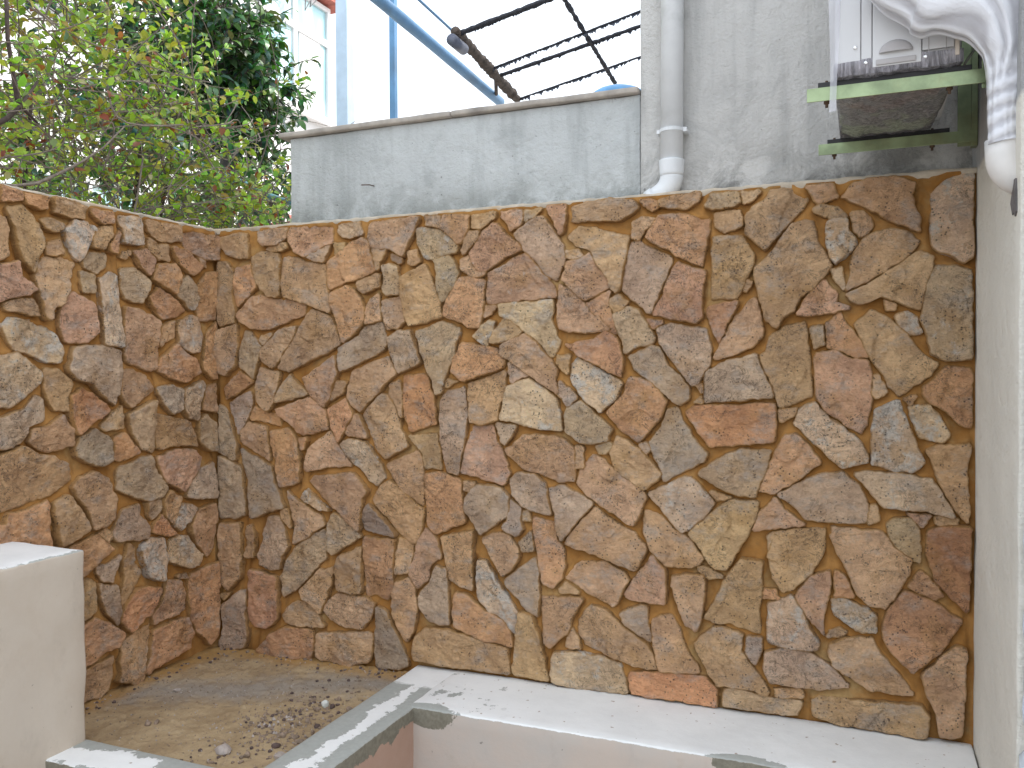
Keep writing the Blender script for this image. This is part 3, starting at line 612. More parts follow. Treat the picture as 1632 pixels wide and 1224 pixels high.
def stone_mesh(wl, P, parent, key, i):
    seed = i*3.7+1; size = math.sqrt(abs(area(P)))
    if area(P) < 0: P = P[::-1]
    Q = densify(chaikin(P), max(.007, min(.012, size*.09)))
    # ragged outline
    nrm = np.roll(Q, -1, 0) - np.roll(Q, 1, 0); nrm = np.stack([nrm[:, 1], -nrm[:, 0]], 1); nrm /= np.linalg.norm(nrm, axis=1)[:, None]+1e-9
    rg = np.array([nz(q[0], q[1], seed, 30, seed)*.0058 + nz(q[0], q[1], seed, 90, seed)*.0034 for q in Q])
    Q = Q + nrm*(rg[:, None]+.0044)
    c = pole(Q); K = len(Q)
    h = (.009+.013*random.random())*(.55+.45*min(1, size/.14)); tx, tz = random.gauss(0, .055), random.gauss(0, .06) - .02
    rings = [(1.0, None), (1.0, .0), (.986, .70), (.955, .95)] + [(s_, 1.03) for s_ in (np.linspace(.89, .12, 5+int(size/.022)))]
    V = []; R = []
    for s, k in rings:
        for q in Q:
            p = c+(q-c)*s
            if k is None: n = -.045; r = 0
            else:
                f = fbm(p[0], p[1], seed, 14, seed, 5)*.0078*min(1, .35+size/.12) + nz(p[0], p[1]*1.5, seed, 50, seed)*.0030 - abs(nz(p[0], p[1]*1.6, seed, 21, seed+7))*.0060
                # a few split planes: terraces in the cleft face
                g = nz(p[0], p[1], seed, 7, seed*2); f += .0060*(1 if g > .08 else 0)*min(1, size/.1)
                n = h*k + ((p[0]-c[0])*tx + (p[1]-c[1])*tz) + f*(.5 if s > .99 else 1)
                n = max(n, -.004)
                r = min(1., np.linalg.norm(p-q)/.018 + (0 if s > .99 else .12))
            V.append(to_world(wl, p[0], p[1], n)); R.append(r)
    n = h*1.12 + fbm(c[0], c[1], seed, 16, seed)*.006; V.append(to_world(wl, c[0], c[1], n)); R.append(1.)
    Fc = []
    fl = wl == 'L'
    for a in range(len(rings)-1):
        for j in range(K):
            q = (a*K+j, a*K+(j+1) % K, (a+1)*K+(j+1) % K, (a+1)*K+j); Fc.append(q[::-1] if fl else q)
    a = len(rings)-1
    for j in range(K):
        q = (a*K+j, a*K+(j+1) % K, (a+1)*K); Fc.append(q[::-1] if fl else q)
    o = obj('stone', V, Fc, M_stone, parent, smooth=True, origin=to_world(wl, c[0], c[1], 0))
    at = o.data.attributes.new('rim', 'FLOAT', 'POINT'); at.data.foreach_set('value', R)
    col = (np.array(PAL[key])*.62+np.array((.490,.355,.230))*.38)*np.array((1.66,1.51,1.37))*random.uniform(.90, 1.10); col[0] *= random.uniform(.97, 1.03); col[2] *= random.uniform(.92, 1.08)
    o.color = (*col, min(1, WHITE.get(key, 0)*random.uniform(.6, 1.3)))
    return Q
def mortar_sheet(wl, polys, lo, hi, zlo, zhi, parent, res=.0065):
    nu, nv = int((hi-lo)/res)+1, int((zhi-zlo)/res)+1
    us = np.linspace(lo, hi, nu); vs = np.linspace(zlo, zhi, nv); occ = np.zeros((nv, nu), bool)
    for P in polys:
        x, y = P[:, 0], P[:, 1]; x2, y2 = np.roll(x, -1), np.roll(y, -1)
        i0, i1 = np.searchsorted(us, x.min()), np.searchsorted(us, x.max()); j0, j1 = np.searchsorted(vs, y.min()), np.searchsorted(vs, y.max())
        if i1 <= i0 or j1 <= j0: continue
        U, Vv = np.meshgrid(us[i0:i1], vs[j0:j1]); ins = np.zeros(U.shape, bool)
        for k in range(len(P)):
            m = (y[k] > Vv) != (y2[k] > Vv)
            ins ^= m & (U < (x2[k]-x[k])*(Vv-y[k])/(y2[k]-y[k]+1e-12)+x[k])
        occ[j0:j1, i0:i1] |= ins
    big = 40.
    dn = np.full(occ.shape, big); upd = np.full(occ.shape, big); run = np.full(nu, big)
    for j in range(nv): run = np.where(occ[j], 0, run+1); dn[j] = run            # distance to the stone below
    run = np.full(nu, big)
    for j in range(nv-1, -1, -1): run = np.where(occ[j], 0, run+1); upd[j] = run  # distance to the stone above
    s = np.clip(upd/(upd+dn+1e-6), 0, 1)
    dist = np.minimum(dn, upd)*res
    depth = -.024 + .031*s**.6 - .006*np.clip(dist/.025, 0, 1)
    lap = depth.copy(); lap[occ] = -9; free = ~occ
    for _ in range(2):                                       # mortar smeared a little over the stones' edges
        pl = np.pad(lap, 1, mode='edge'); nb_ = np.max(np.stack([pl[:-2, 1:-1], pl[2:, 1:-1], pl[1:-1, :-2], pl[1:-1, 2:]]), 0)
        grow = (lap < -1) & (nb_ > -1); lap[grow] = nb_[grow]-.0015
    lap[lap < -1] = -.022; depth = lap
    for _ in range(2):
        pdp = np.pad(depth, 1, mode='edge'); depth = (pdp[1:-1, 1:-1]*2+pdp[:-2, 1:-1]+pdp[2:, 1:-1]+pdp[1:-1, :-2]+pdp[1:-1, 2:])/6
    V = []
    for j in range(nv):
        for i in range(nu):
            u, v = us[i], vs[j]
            V.append(to_world(wl, u, v, depth[j, i] + noise.noise(Vector((u*22, v*22, 3)))*.0045 + noise.noise(Vector((u*5, v*5, 9)))*.004))
    Fc = []
    for j in range(nv-1):
        b = j*nu
        for i in range(nu-1):
            q = (b+i, b+i+1, b+nu+i+1, b+nu+i); Fc.append(q[::-1] if wl == 'L' else q)
    return obj('mortar', V, Fc, M_mortar, parent, smooth=True)
stones = parse()
w_right = thing('stone_wall', 'long ochre-mortared wall of irregular stones under the grey rendered wall', 'wall', (-1.2, YR, 0))
w_left = thing('stone_wall', 'shorter ochre-mortared wall of irregular stones with the shrub growing over its top', 'wall', (XL, 1.9, 0))
stats = {'R': [], 'L': []}
for i, (wl, key, P) in enumerate(stones):
    if wl == 'R': P = clip_poly(P, XL+.012, XR-.012, ZLEDGE-.06, ZTOP+.012)
    else: P = clip_poly(P, .6, YR-.006, ZSOIL-.05, ZTOP+.010)
    if P is None or abs(area(P)) < 1.2e-4: continue
    stats[wl].append(stone_mesh(wl, P, w_right if wl == 'R' else w_left, key, i))
# the wall goes on beyond the left edge of the picture
k = 400
for a in range(7):
    for b in range(10):
        u = .72+a*.19+(.09 if b % 2 else 0)+random.uniform(-.02, .02); v = .06+b*.2+random.uniform(-.02, .02)
        if u > 1.97 or v > ZTOP-.05: continue
        n = random.randint(5, 7); P = np.array([(u+math.cos(2*math.pi*(j+random.uniform(-.2, .2))/n)*random.uniform(.075, .10), v+math.sin(2*math.pi*(j+random.uniform(-.2, .2))/n)*random.uniform(.07, .10)) for j in range(n)])
        if P[:, 0].max() > 2.02: continue
        k += 1; stats['L'].append(stone_mesh('L', clip_poly(P, .6, 3, 0, ZTOP), w_left, random.choice('ttgpoyw'), k))
mortar_sheet('R', stats['R'], XL-.02, XR+.004, -.03, ZTOP, w_right)
mortar_sheet('L', stats['L'], .55, YR+.02, -.05, ZTOP, w_left)
# cores and pale mortar topping
M_top = plain('pale_mortar', (.50, .43, .34), .95, var=.2, sc=14, bmp=.6, dirt=(.40, .24, .10))
MB().box((XL-.24, .5, -.3), (XL-.034, YR+.30, ZTOP-.004)).build('wall_core', M_mortar, w_left)
MB().box((XL-.02, YR+.034, -.3), (XR+.02, YG-.003, ZTOP-.004)).build('wall_core', M_mortar, w_right)
def topping(wl, lo, hi, back, parent):
    V = []; n = int((hi-lo)/.02); secs = [(-.004, -.012), (.004, .002), (-.004, .011), (-.03, .012), (-back, .009)]
    for i in range(n+1):
        u = lo+(hi-lo)*i/n
        for d, z in secs: V.append(to_world(wl, u, ZTOP+z+nz(u, z, d, 30)*.005, d+nz(u, z, 1, 24)*.007))
    m = len(secs); Fc = [((i*m+j), (i+1)*m+j, (i+1)*m+j+1, i*m+j+1) for i in range(n) for j in range(m-1)]
    return obj('mortar_topping', V, Fc, M_top, parent, smooth=True)
topping('R', XL-.01, XR, .142, w_right); topping('L', .55, YR, .24, w_left)
# ================================================================ ground, soil
M_yard = plain('yard_concrete', (.36, .34, .31), .9, var=.2, sc=3, bmp=.3, dirt=(.25, .21, .17))
g = obj('ground', [(-150, -150, -.5), (150, -150, -.5), (150, 150, -.5), (-150, 150, -.5)], [(0, 1, 2, 3)], M_yard, kind='structure')
def mat_soil():
    m, t, b = NM('sandy_soil'); x, y, z = sep(t)
    a = tnoise(t, 5, 7, .65); d = tnoise(t, 60, 8, .75); e = tnoise(t, 9, 6, .6, dist=1.)
    c = cmix(t, ramp(t, a, .32, .66), (.36, .255, .145), (.50, .375, .225))
    g1 = mth(t, 'ADD', mth(t, 'MULTIPLY', mth(t, 'ABSOLUTE', mth(t, 'ADD', mth(t, 'SUBTRACT', y, mth(t, 'MULTIPLY', x, .55)), -4.06)), 2.2), mth(t, 'MULTIPLY', e, .8))
    c = cmix(t, ramp(t, g1, .42, .90, .75, 0), c, (.34, .31, .275))
    wl = mth(t, 'MINIMUM', mth(t, 'SUBTRACT', x, XL), mth(t, 'SUBTRACT', YR, y))
    c = cmix(t, ramp(t, mth(t, 'ADD', wl, mth(t, 'MULTIPLY', a, .13)), .085, .19, .85, 0), c, (.43, .245, .08))
    c = cmix(t, ramp(t, d, .50, .72, 0, .55), c, (.17, .13, .10)); c = cmix(t, ramp(t, tnoise(t, 75, 5, .6), .66, .72, 0, .7), c, (.62, .59, .54))
    t.links.new(c, b.inputs['Base Color']); b.inputs['Roughness'].default_value = .95; b.inputs['Specular IOR Level'].default_value = .15
    n1 = bump(t, b, tnoise(t, 24, 9, .72), .8, .012); bump(t, b, d, .8, .004, n1); return m
M_soil = mat_soil()
V = []; nx, ny = 118, 112
def soil_z(x, y):
    wl = min(x-XL, YR-y)
    return ZSOIL-.004+fbm(x, y, 0, 4, 5)*.007+fbm(x, y, 0, 22, 8)*.0062+fbm(x, y, 3, 60, 2)*.0025+.012*math.exp(-max(0, wl)/.05)+.010*math.exp(-((x+1.95)**2+(y-2.65)**2)/.02)*nz(x, y, 0, 60)
for j in range(ny):
    for i in range(nx):
        x, y = XL-.03+i*.0096, 2.06+j*.0099; V.append((x, y, soil_z(x, y)))
obj('soil', V, [(j*nx+i, j*nx+i+1, (j+1)*nx+i+1, (j+1)*nx+i) for j in range(ny-1) for i in range(nx-1)], M_soil, smooth=True, kind='structure')
# ================================================================ planter walls
def wall_body(lo, hi, step=.045, bev=.010, amp=.0022, seed=0):
    bm = bmesh.new(); bmesh.ops.create_cube(bm, size=1)
    for v in bm.verts: v.co = Vector([lo[k]+(v.co[k]+.5)*(hi[k]-lo[k]) for k in range(3)])
    bmesh.ops.bevel(bm, geom=bm.edges[:], offset=bev, segments=2, profile=.5, affect='EDGES')
    for k in range(3):
        n = int((hi[k]-lo[k])/step)
        if n > 60: n = 60
        for a in range(1, n):
            co = [0, 0, 0]; co[k] = lo[k]+(hi[k]-lo[k])*a/n; no = [0, 0, 0]; no[k] = 1
            bmesh.ops.bisect_plane(bm, geom=bm.verts[:]+bm.edges[:]+bm.faces[:], plane_co=co, plane_no=no)
    for v in bm.verts:
        p = v.co; d = Vector((nz(p.x, p.y, p.z, 9, seed), nz(p.x, p.y, p.z, 9, seed+20), nz(p.x, p.y, p.z, 9, seed+40)))*amp
        d += Vector((nz(p.x, p.y, p.z, 30, seed), nz(p.x, p.y, p.z, 30, seed+20), nz(p.x, p.y, p.z, 30, seed+40)))*amp*.5
        v.co = p+d
    bm.normal_update(); r = ([tuple(v.co) for v in bm.verts], [[v.index for v in f.verts] for f in bm.faces]); bm.free(); return r
WHITEC = (.86, .865, .85); CEM = (.36, .37, .345)
def mat_low(name, bare, face1, face2, paint_z, seed=0.):
    """low plastered wall: painted on top down to a ragged line, bare plaster on its faces; 'bare' gives the worn-off cement"""
    m, t, b = NM(name); x, y, z = sep(t)
    f = tnoise(t, 60, 7, .7); a = tnoise(t, 3.5, 7, .65); rag = tnoise(t, 26, 8, .72, dist=.5); rag2 = tnoise(t, 9, 7, .65)
    w = cmix(t, ramp(t, a, .35, .7), WHITEC, [v*.90 for v in WHITEC])
    w = cmix(t, ramp(t, tnoise(t, 12, 8, .7), .60, .80, 0, .40), w, (.55, .43, .27))
    w = cmix(t, mth(t, 'MULTIPLY', ramp(t, tnoise(t, 38, 3, .5), .70, .735), .7), w, (.27, .17, .10))
    p = cmix(t, ramp(t, tnoise(t, 2.2, 8, .7), .32, .68), face1, face2)
    p = cmix(t, ramp(t, tnoise(t, 11, 8, .75, stretch=(1, 1, .5)), .50, .80, 0, .35), p, [v*.62 for v in face1])
    p = cmix(t, ramp(t, mth(t, 'ADD', tnoise(t, 7, 8, .7), mth(t, 'MULTIPLY', z, -.25)), .60, .80, 0, .45), p, (.36, .28, .20))
    p = cmix(t, mth(t, 'MULTIPLY', ramp(t, tnoise(t, 30, 3), .72, .76), .6), p, (.12, .10, .09))
    zz = mth(t, 'SUBTRACT', mth(t, 'ADD', z, mth(t, 'MULTIPLY', rag2, -.012)), mth(t, 'MULTIPLY', rag, .012))
    top = ramp(t, zz, paint_z-.0185, paint_z-.0165)
    bm_, drip = bare(t, x, y, z, rag, rag2)
    cem = cmix(t, ramp(t, f, .3, .7), CEM, [v*1.15 for v in CEM])
    wet = cmix(t, ramp(t, f, .3, .7), (.17, .155, .12), (.24, .22, .17))
    c = cmix(t, top, p, w); c = cmix(t, mth(t, 'MULTIPLY', bm_, top), c, cem)
    if drip is not None: c = cmix(t, mth(t, 'MULTIPLY', drip, mth(t, 'SUBTRACT', 1., top)), c, wet)
    t.links.new(c, b.inputs['Base Color']); b.inputs['Roughness'].default_value = .82; b.inputs['Specular IOR Level'].default_value = .25
    k = mth(t, 'MULTIPLY', top, mth(t, 'SUBTRACT', 1., bm_))
    n1 = bump(t, b, tnoise(t, 20, 6, .6), .35, .006); n2 = bump(t, b, k, .6, .0016, n1); bump(t, b, f, .35, .0016, n2)
    return m
def patch(t, x, y, x0, x1, y1, rag):
    """1 inside x0..x1 and in front of y1 (ragged)"""
    r = mth(t, 'MULTIPLY', mth(t, 'SUBTRACT', rag, .5), .16)
    xx = mth(t, 'ADD', x, r); d = mth(t, 'ABSOLUTE', mth(t, 'SUBTRACT', xx, (x0+x1)/2)); hw = (x1-x0)/2
    lim = mth(t, 'MULTIPLY', mth(t, 'SUBTRACT', 1., mth(t, 'POWER', mth(t, 'MINIMUM', mth(t, 'DIVIDE', d, hw), 1.), 2.)), y1-YF)
    yy = mth(t, 'ADD', mth(t, 'SUBTRACT', y, YF), mth(t, 'MULTIPLY', r, .25))
    return mth(t, 'MULTIPLY', ramp(t, d, hw-.004, hw, 1, 0), ramp(t, mth(t, 'SUBTRACT', lim, yy), 0., .003))
YF, XS0, XS1, YFR = 2.755, -1.735, -1.53, 2.112
def bare_ledge(t, x, y, z, rag, rag2):
    q = mth(t, 'MAXIMUM', patch(t, x, y, -1.60, -1.34, YF+.05, rag), patch(t, x, y, -.48, -.20, YF+.045, rag))
    q = mth(t, 'MAXIMUM', q, mth(t, 'MULTIPLY', ramp(t, x, -1.35, -1.15, 1, 0), ramp(t, rag2, .60, .62)))
    dr = mth(t, 'MAXIMUM', patch(t, x, mth(t, 'ADD', mth(t, 'MULTIPLY', z, -1.), YF+.045), -1.585, -1.36, YF+.055, rag), patch(t, x, mth(t, 'ADD', mth(t, 'MULTIPLY', z, -1.), YF+.045), -.46, -.22, YF+.05, rag))
    return q, dr
def bare_side(t, x, y, z, rag, rag2):
    r = mth(t, 'MULTIPLY', mth(t, 'SUBTRACT', rag, .5), .11); r2 = mth(t, 'MULTIPLY', mth(t, 'SUBTRACT', rag2, .5), .16)
    xx = mth(t, 'ADD', mth(t, 'ADD', x, r), r2); mid = (XS0+XS1)/2+.012
    q = ramp(t, mth(t, 'ABSOLUTE', mth(t, 'SUBTRACT', xx, mid)), .027, .031)
    q = mth(t, 'MULTIPLY', q, ramp(t, mth(t, 'ADD', y, r2), 2.93, 2.96, 1, 0))
    dr = ramp(t, mth(t, 'ADD', z, mth(t, 'MULTIPLY', mth(t, 'SUBTRACT', rag2, .5), .14)), .006, .011)
    return q, dr
def bare_front(t, x, y, z, rag, rag2):
    r = mth(t, 'MULTIPLY', mth(t, 'SUBTRACT', rag, .5), .10); r2 = mth(t, 'MULTIPLY', mth(t, 'SUBTRACT', rag2, .5), .14)
    yy = mth(t, 'ADD', mth(t, 'ADD', y, r), r2)
    q = ramp(t, mth(t, 'ADD', yy, mth(t, 'MULTIPLY', mth(t, 'ADD', x, 2.2), -.16)), 2.075, 2.079)
    q = mth(t, 'MAXIMUM', q, ramp(t, mth(t, 'ADD', x, mth(t, 'ADD', r, r2)), -2.045, -2.035))
    q = mth(t, 'MAXIMUM', q, ramp(t, mth(t, 'ADD', yy, mth(t, 'MULTIPLY', rag2, .02)), 1.962, 1.968, 1, 0))
    dr = ramp(t, mth(t, 'ADD', z, mth(t, 'MULTIPLY', mth(t, 'SUBTRACT', rag2, .5), .1)), .012, .016); return q, dr
def bare_block(t, x, y, z, rag, rag2):
    return ramp(t, mth(t, 'ADD', x, mth(t, 'MULTIPLY', rag, .05)), -2.398, -2.392), None
ZL = ZLEDGE
planter = thing('planter', 'L-shaped low planter kerb of chipped white paint over grey cement below the long stone wall', 'planter', (-1.6, 2.5, -.5))
v, f = wall_body((XS1-.02, YF, -.48), (XR-.004, YR+.012, ZLEDGE), .05, .007, seed=1)
obj('ledge', v, f, mat_low('ledge_paint', bare_ledge, (.55, .455, .385), (.50, .455, .41), ZL, 1), planter, smooth=True)
v, f = wall_body((XS0, 2.02, -.48), (XS1, YR+.010, ZLEDGE-.002), .05, .009, seed=2)
obj('rim', v, f, mat_low('side_rim_paint', bare_side, (.42, .27, .20), (.46, .31, .24), ZL-.002, 2), planter, smooth=True)
v, f = wall_body((-2.62, 1.945, -.48), (XS0+.004, YFR, ZLEDGE-.004), .05, .009, seed=3)
obj('rim', v, f, mat_low('front_rim_paint', bare_front, (.42, .33, .29), (.47, .39, .34), ZL-.004, 3), planter, smooth=True)
v, f = wall_body((XL-.03, .35, -.49), (-2.414, 2.105, .703), .05, .010, .0055, seed=4)
blk = obj('garden_wall', v, f, mat_low('block_paint', bare_block, (.53, .45, .365), (.57, .50, .42), .703, 4), smooth=True)
tag(blk, 'cream plastered block wall with a white painted top at the left end of the planter', 'wall')
# ================================================================ rendered walls behind
M_r1 = mat_render('grey_render', (.54, .56, .56), (.37, .39, .39), (.17, .18, .16), 1.99)
M_r2 = mat_render('stained_render', (.60, .59, .57), (.41, .41, .40), (.16, .16, .15), 2.05)
M_cope = plain('stone_coping', (.40, .36, .32), .8, var=.2, sc=12, bmp=.5, dirt=(.16, .15, .14))
XGL = float(hit(463, 290, 1, YG)[0]); XGM = float(hit(1021, 240, 1, YG)[0]); ZG = float(hit(1016, 151, 1, YG)[2])
lw = thing('rendered_wall', 'low grey rendered wall with a thin stone coping behind the long stone wall', 'wall', (-1.6, YG, 0))
v, f = wall_body((XGL, YG, -.45), (XGM-.002, YG+.22, ZG), .07, .006, .0030, seed=5); obj('wall', v, f, M_r1, lw, smooth=True)
cx0 = [XGL-.05, -1.62, XGM-.003]
for a, b_ in zip(cx0[:-1], cx0[1:]):
    v, f = wall_body((a+.001, YG-.026, ZG+.002), (b_-.001, YG+.25, ZG+.026), .06, .006, .0022, seed=6+a); obj('coping', v, f, M_cope, lw, smooth=True)
tw = thing('rendered_wall', 'tall weather-stained grey rendered wall carrying the white downpipe', 'wall', (-.3, YG, 0))
v, f = wall_body((XGM, YG-.006, -.45), (XR+.06, YG+.3, 3.9), .08, .006, .0035, seed=9); obj('wall', v, f, M_r2, tw, smooth=True)
# crumbled plaster and moss at its foot
pts = [(-1.05+.0125*i, YG-.012+.004*nz(i, 0, 0, .5), ZTOP+.010+.014*abs(nz(i, 2, 0, .35))) for i in range(36)]
MB().tube(pts, [.004+.016*min(1, i/20)*(.5+abs(nz(i, 0, 3, .45))*1.3) for i in range(36)], 9).build('mortar_fillet', plain('mossy_mortar', (.24, .24, .20), .95, var=.45, sc=40, bmp=.9, dirt=(.09, .11, .05)), tw, smooth=True)
# house that the air conditioner hangs on; it shades the whole yard
M_h = mat_render('cream_plaster', (.42, .425, .43), (.30, .31, .32), (.30, .29, .27), .2, cream=(.86, .83, .75))
M_hr = plain('rough_white_plaster', (.52, .56, .60), .93, var=.18, sc=16, bmp=.9, dirt=(.46, .49, .52))
hs = thing('house', 'cream plastered side wall of the house at the right of the long stone wall', 'house', (2, 4.5, -.5))
bm_v, bm_f = wall_body((XR, 2.305, -.5), (.80, YG+.35, 4.4), .09, .007, .0028, seed=12); obj('wall', bm_v, bm_f, M_h, hs, smooth=True)
MB().box((.801, 2.32, -.5), (4.6, 9.2, 7.2)).build('wall', M_hr, hs)
MB().box((XR+.004, YG+.352, -.5), (.799, 9.2, 7.2)).build('wall', M_hr, hs)
MB().box((.335, 2.33, 4.41), (.80, YG+.35, 7.2)).build('wall', M_hr, hs)
v, f = wall_body((XR+.013, 2.272, -.5), (1.4, 2.303, 4.4), .05, .006, .006, seed=14); obj('render_coat', v, f, M_hr, hs, smooth=True)
pts = []; rr = []
for i in range(50):
    z = -.42+i*.028; pts.append((XR+.020+.006*math.sin(i*.9), 2.280, z)); rr.append(.014+.010*abs(math.sin(i*.46))+random.uniform(0, .004) if z < .42 else .008)
MB().tube(pts, rr, 10).build('plaster_edge', M_hr, hs, smooth=True)
dp = [hit(x, y, 0, XR-.0035) for x, y in [(1612, 290), (1618, 284), (1619, 336), (1617, 345), (1615, 338), (1613, 343), (1610, 325), (1612, 310)]]
dp = [tuple(p) for p in dp]; k = len(dp)
obj('chipped_patch', dp+[(p[0]+.004, p[1], p[2]) for p in dp], [tuple(range(k))]+[(i, k+i, k+(i+1) % k, (i+1) % k) for i in range(k)], plain('bare_cement', (.13, .12, .12), .95, var=.3, sc=50, bmp=.5), hs)
# ================================================================ downpipe, nail
M_pvc = plain('grey_white_pvc', (.74, .76, .78), .45, var=.05, sc=8, bmp=.05, dirt=(.45, .47, .46))
py = YG-.050; px = float(hit(1070.5, 200, 1, py)[0])
dpipe = thing('downpipe', 'white plastic downpipe with a clamp and a bent foot on the tall grey wall', 'pipe', (px, py, ZTOP))
zsk = float(hit(1070, 262, 1, py)[2]); zcl = float(hit(1070, 209, 1, py)[2])
MB().tube([(px+.010, py, 3.9), (px+.005, py, 3.2), (px, py, zsk)], .0425, 28).build('pipe', M_pvc, dpipe, smooth=True)
MB().tube([(px, py, zsk+.016), (px, py, zsk+.014), (px, py, zsk+.010), (px, py, zsk-.035), (px, py, zsk-.045)], [.043, .048, .0475, .0455, .0435], 28).build('socket', M_pvc, dpipe, smooth=True)
el = []
for i in range(10):
    a = i/9*math.radians(58); el.append((px-.085*(1-math.cos(a)), py, zsk-.040-.085*math.sin(a)))
e1 = Vector(el[-1]); ed = Vector((-math.sin(math.radians(58)), 0, -math.cos(math.radians(58))))
MB().tube(el+[tuple(e1+ed*.02), tuple(e1+ed*.021), tuple(e1+ed*.05)], [.0430]*10+[.043, .047, .047], 28).build('elbow', M_pvc, dpipe, smooth=True)
MB().tube([(px, py, zcl-.007), (px, py, zcl-.006), (px, py, zcl+.006), (px, py, zcl+.007)], [.0430, .0460, .0460, .0430], 24).box((px+.040, py-.010, zcl-.008), (px+.058, YG, zcl+.008)).box((px-.056, py-.008, zcl-.007), (px-.040, YG, zcl+.007)).build('clamp', M_pvc, dpipe, smooth=False)
nb = hit(592, 297, 1, YG); M_rust = plain('rusty_steel', (.12, .075, .05), .8, .3, .3, 60)
nl = MB().tube([(nb[0]+.014, YG+.01, nb[2]), (nb[0]+.010, YG-.03, nb[2]), (nb[0]-.03, YG-.034, nb[2]+.002)], .0026, 8).build('nail', M_rust, smooth=True)
tag(nl, 'short bent rusty nail sticking out of the low grey wall', 'nail')
# ================================================================ air conditioner on two brackets
M_zinc = plain('yellow_zinc', (.27, .33, .19), .36, .7, .28, 9, .1, dirt=(.26, .19, .08))
M_rub = plain('black_rubber', (.02, .02, .022), .6)
ZB = 2.022
def bracket(yc, label):
    t = thing('wall_bracket', label, 'bracket', (XR, yc, ZB), 'steel brackets carrying the air conditioner')
    m = MB(); x0, x1 = -.150, XR-.003; m.box((x0, yc-.020, ZB), (x1, yc-.0165, ZB+.037), .0012); m.box((x0, yc-.0164, ZB+.0335), (x1, yc+.020, ZB+.037), .0012)
    m.build('arm', M_zinc, t)
    m = MB(); m.box((XR-.060, yc-.0150, ZB-.012), (XR-.0205, yc-.0115, ZB+.36), .001); m.box((XR-.0200, yc-.0150, ZB-.012), (XR-.002, yc+.024, ZB+.36), .001); m.build('leg', M_zinc, t)
    MB().box((x0+.028, yc-.012, ZB+.0375), (.25, yc+.016, ZB+.053), .002).build('rubber_strip', M_rub, t)
    for xb in (-.10, .20): MB().tube([(xb, yc+.004, ZB+.060), (xb, yc+.004, ZB-.012)], .004, 8).tube([(xb, yc+.004, ZB-.002), (xb, yc+.004, ZB+.005)], .008, 6).build('bolt', M_rust, t)
bracket(3.135, 'green-yellow steel bracket nearer the tall grey wall under the air conditioner')
bracket(2.505, 'green-yellow steel bracket at the near end of the air conditioner, beside the wrapped pipes')
M_ac = plain('ivory_metal', (.60, .60, .61), .42, .0, .03, 5, .03); M_acd = plain('ivory_metal_shaded', (.42, .40, .40), .5, .0, .05, 9)  # second ivory is a darker copy, recess shade put into the colour
YA = 2.478; ZA0, ZA1 = 2.108, 2.80; XA0, XA1 = -.078, .226
def X(pxl, y=60): return float(hit(pxl, y, 1, YA)[0])
def Zp(yp, xp=1430): return float(hit(xp, yp, 1, YA)[2])
ac = thing('air_conditioner', 'ivory outdoor air conditioner unit with its base still in plastic film on two wall brackets', 'air conditioner', (.07, 2.8, 2.075))
MB().box((XA0, YA+.004, ZA0), (XA1, 3.165, ZA1), .008).build('casing', M_ac, ac)
def plate(name, x0, x1, z0, z1, y=YA, th=.006, m=M_ac, bev=.002): return MB().box((x0, y-th, z0), (x1, y+.003, z1), bev).build(name, m, ac)
plate('corner_panel', XA0, X(1372)-.001, ZA0+.004, ZA1-.01); plate('corner_panel', X(1372)+.001, X(1390)-.0012, ZA0+.004, ZA1-.01, th=.0045)
plate('service_panel', X(1390)+.0012, X(1469)-.001, Zp(104), ZA1-.01, th=.008)
plate('valve_panel', X(1469)+.001, X(1521), ZA0+.012, ZA1-.01, th=.005)
MB().box((X(1522), YA-.010, ZA0-.012), (X(1529), YA+.003, Zp(50, 1525)), .001).build('edge_trim', plain('cream_trim', (.66, .58, .50), .5), ac)
# grip: a proud hood, the recess shade put into its darker colour
m = MB(); hx0, hx1 = X(1401), X(1455); hz = Zp(84); K = 14; rows = []
for j in range(5):
    ph = j/4*math.pi/2
    for i in range(K+1):
        a = math.pi*i/K; m.v.append((.5*(hx0+hx1)-math.cos(a)*.5*(hx1-hx0)*(1-.0*ph), YA-.008-.013*math.sin(ph)*math.sin(a)**.6, hz+math.sin(a)*(Zp(64)-hz)*math.cos(ph)))
for j in range(4):
    for i in range(K): m.f.append((j*(K+1)+i, j*(K+1)+i+1, (j+1)*(K+1)+i+1, (j+1)*(K+1)+i))
m.build('grip', M_acd, ac, smooth=True)
plate('lower_lip', X(1396), X(1460), Zp(102), Zp(93), YA-.007, .006, M_acd, .003)
rx0, rx1, rz0, rz1 = X(1480), X(1508), Zp(82, 1495), Zp(40, 1495); o4 = [(rx0, rz0), (rx1, rz0), (rx1, rz1), (rx0, rz1), (rx0, rz0)]
MB().tube([(a, YA-.005, b_) for a, b_ in o4], .0012, 5).build('embossed_square', M_acd, ac)
for xx, yy in ((1363, 76), (1380, 100), (1475, 90)):
    c0 = hit(xx, yy, 1, YA-.008); MB().tube([(c0[0], YA-.003, c0[2]), (c0[0], YA-.0095, c0[2]), (c0[0], YA-.0105, c0[2])], [.0048, .0048, .003], 10).build('screw', plain('bright_screw', (.75, .75, .75), .25, .9), ac)
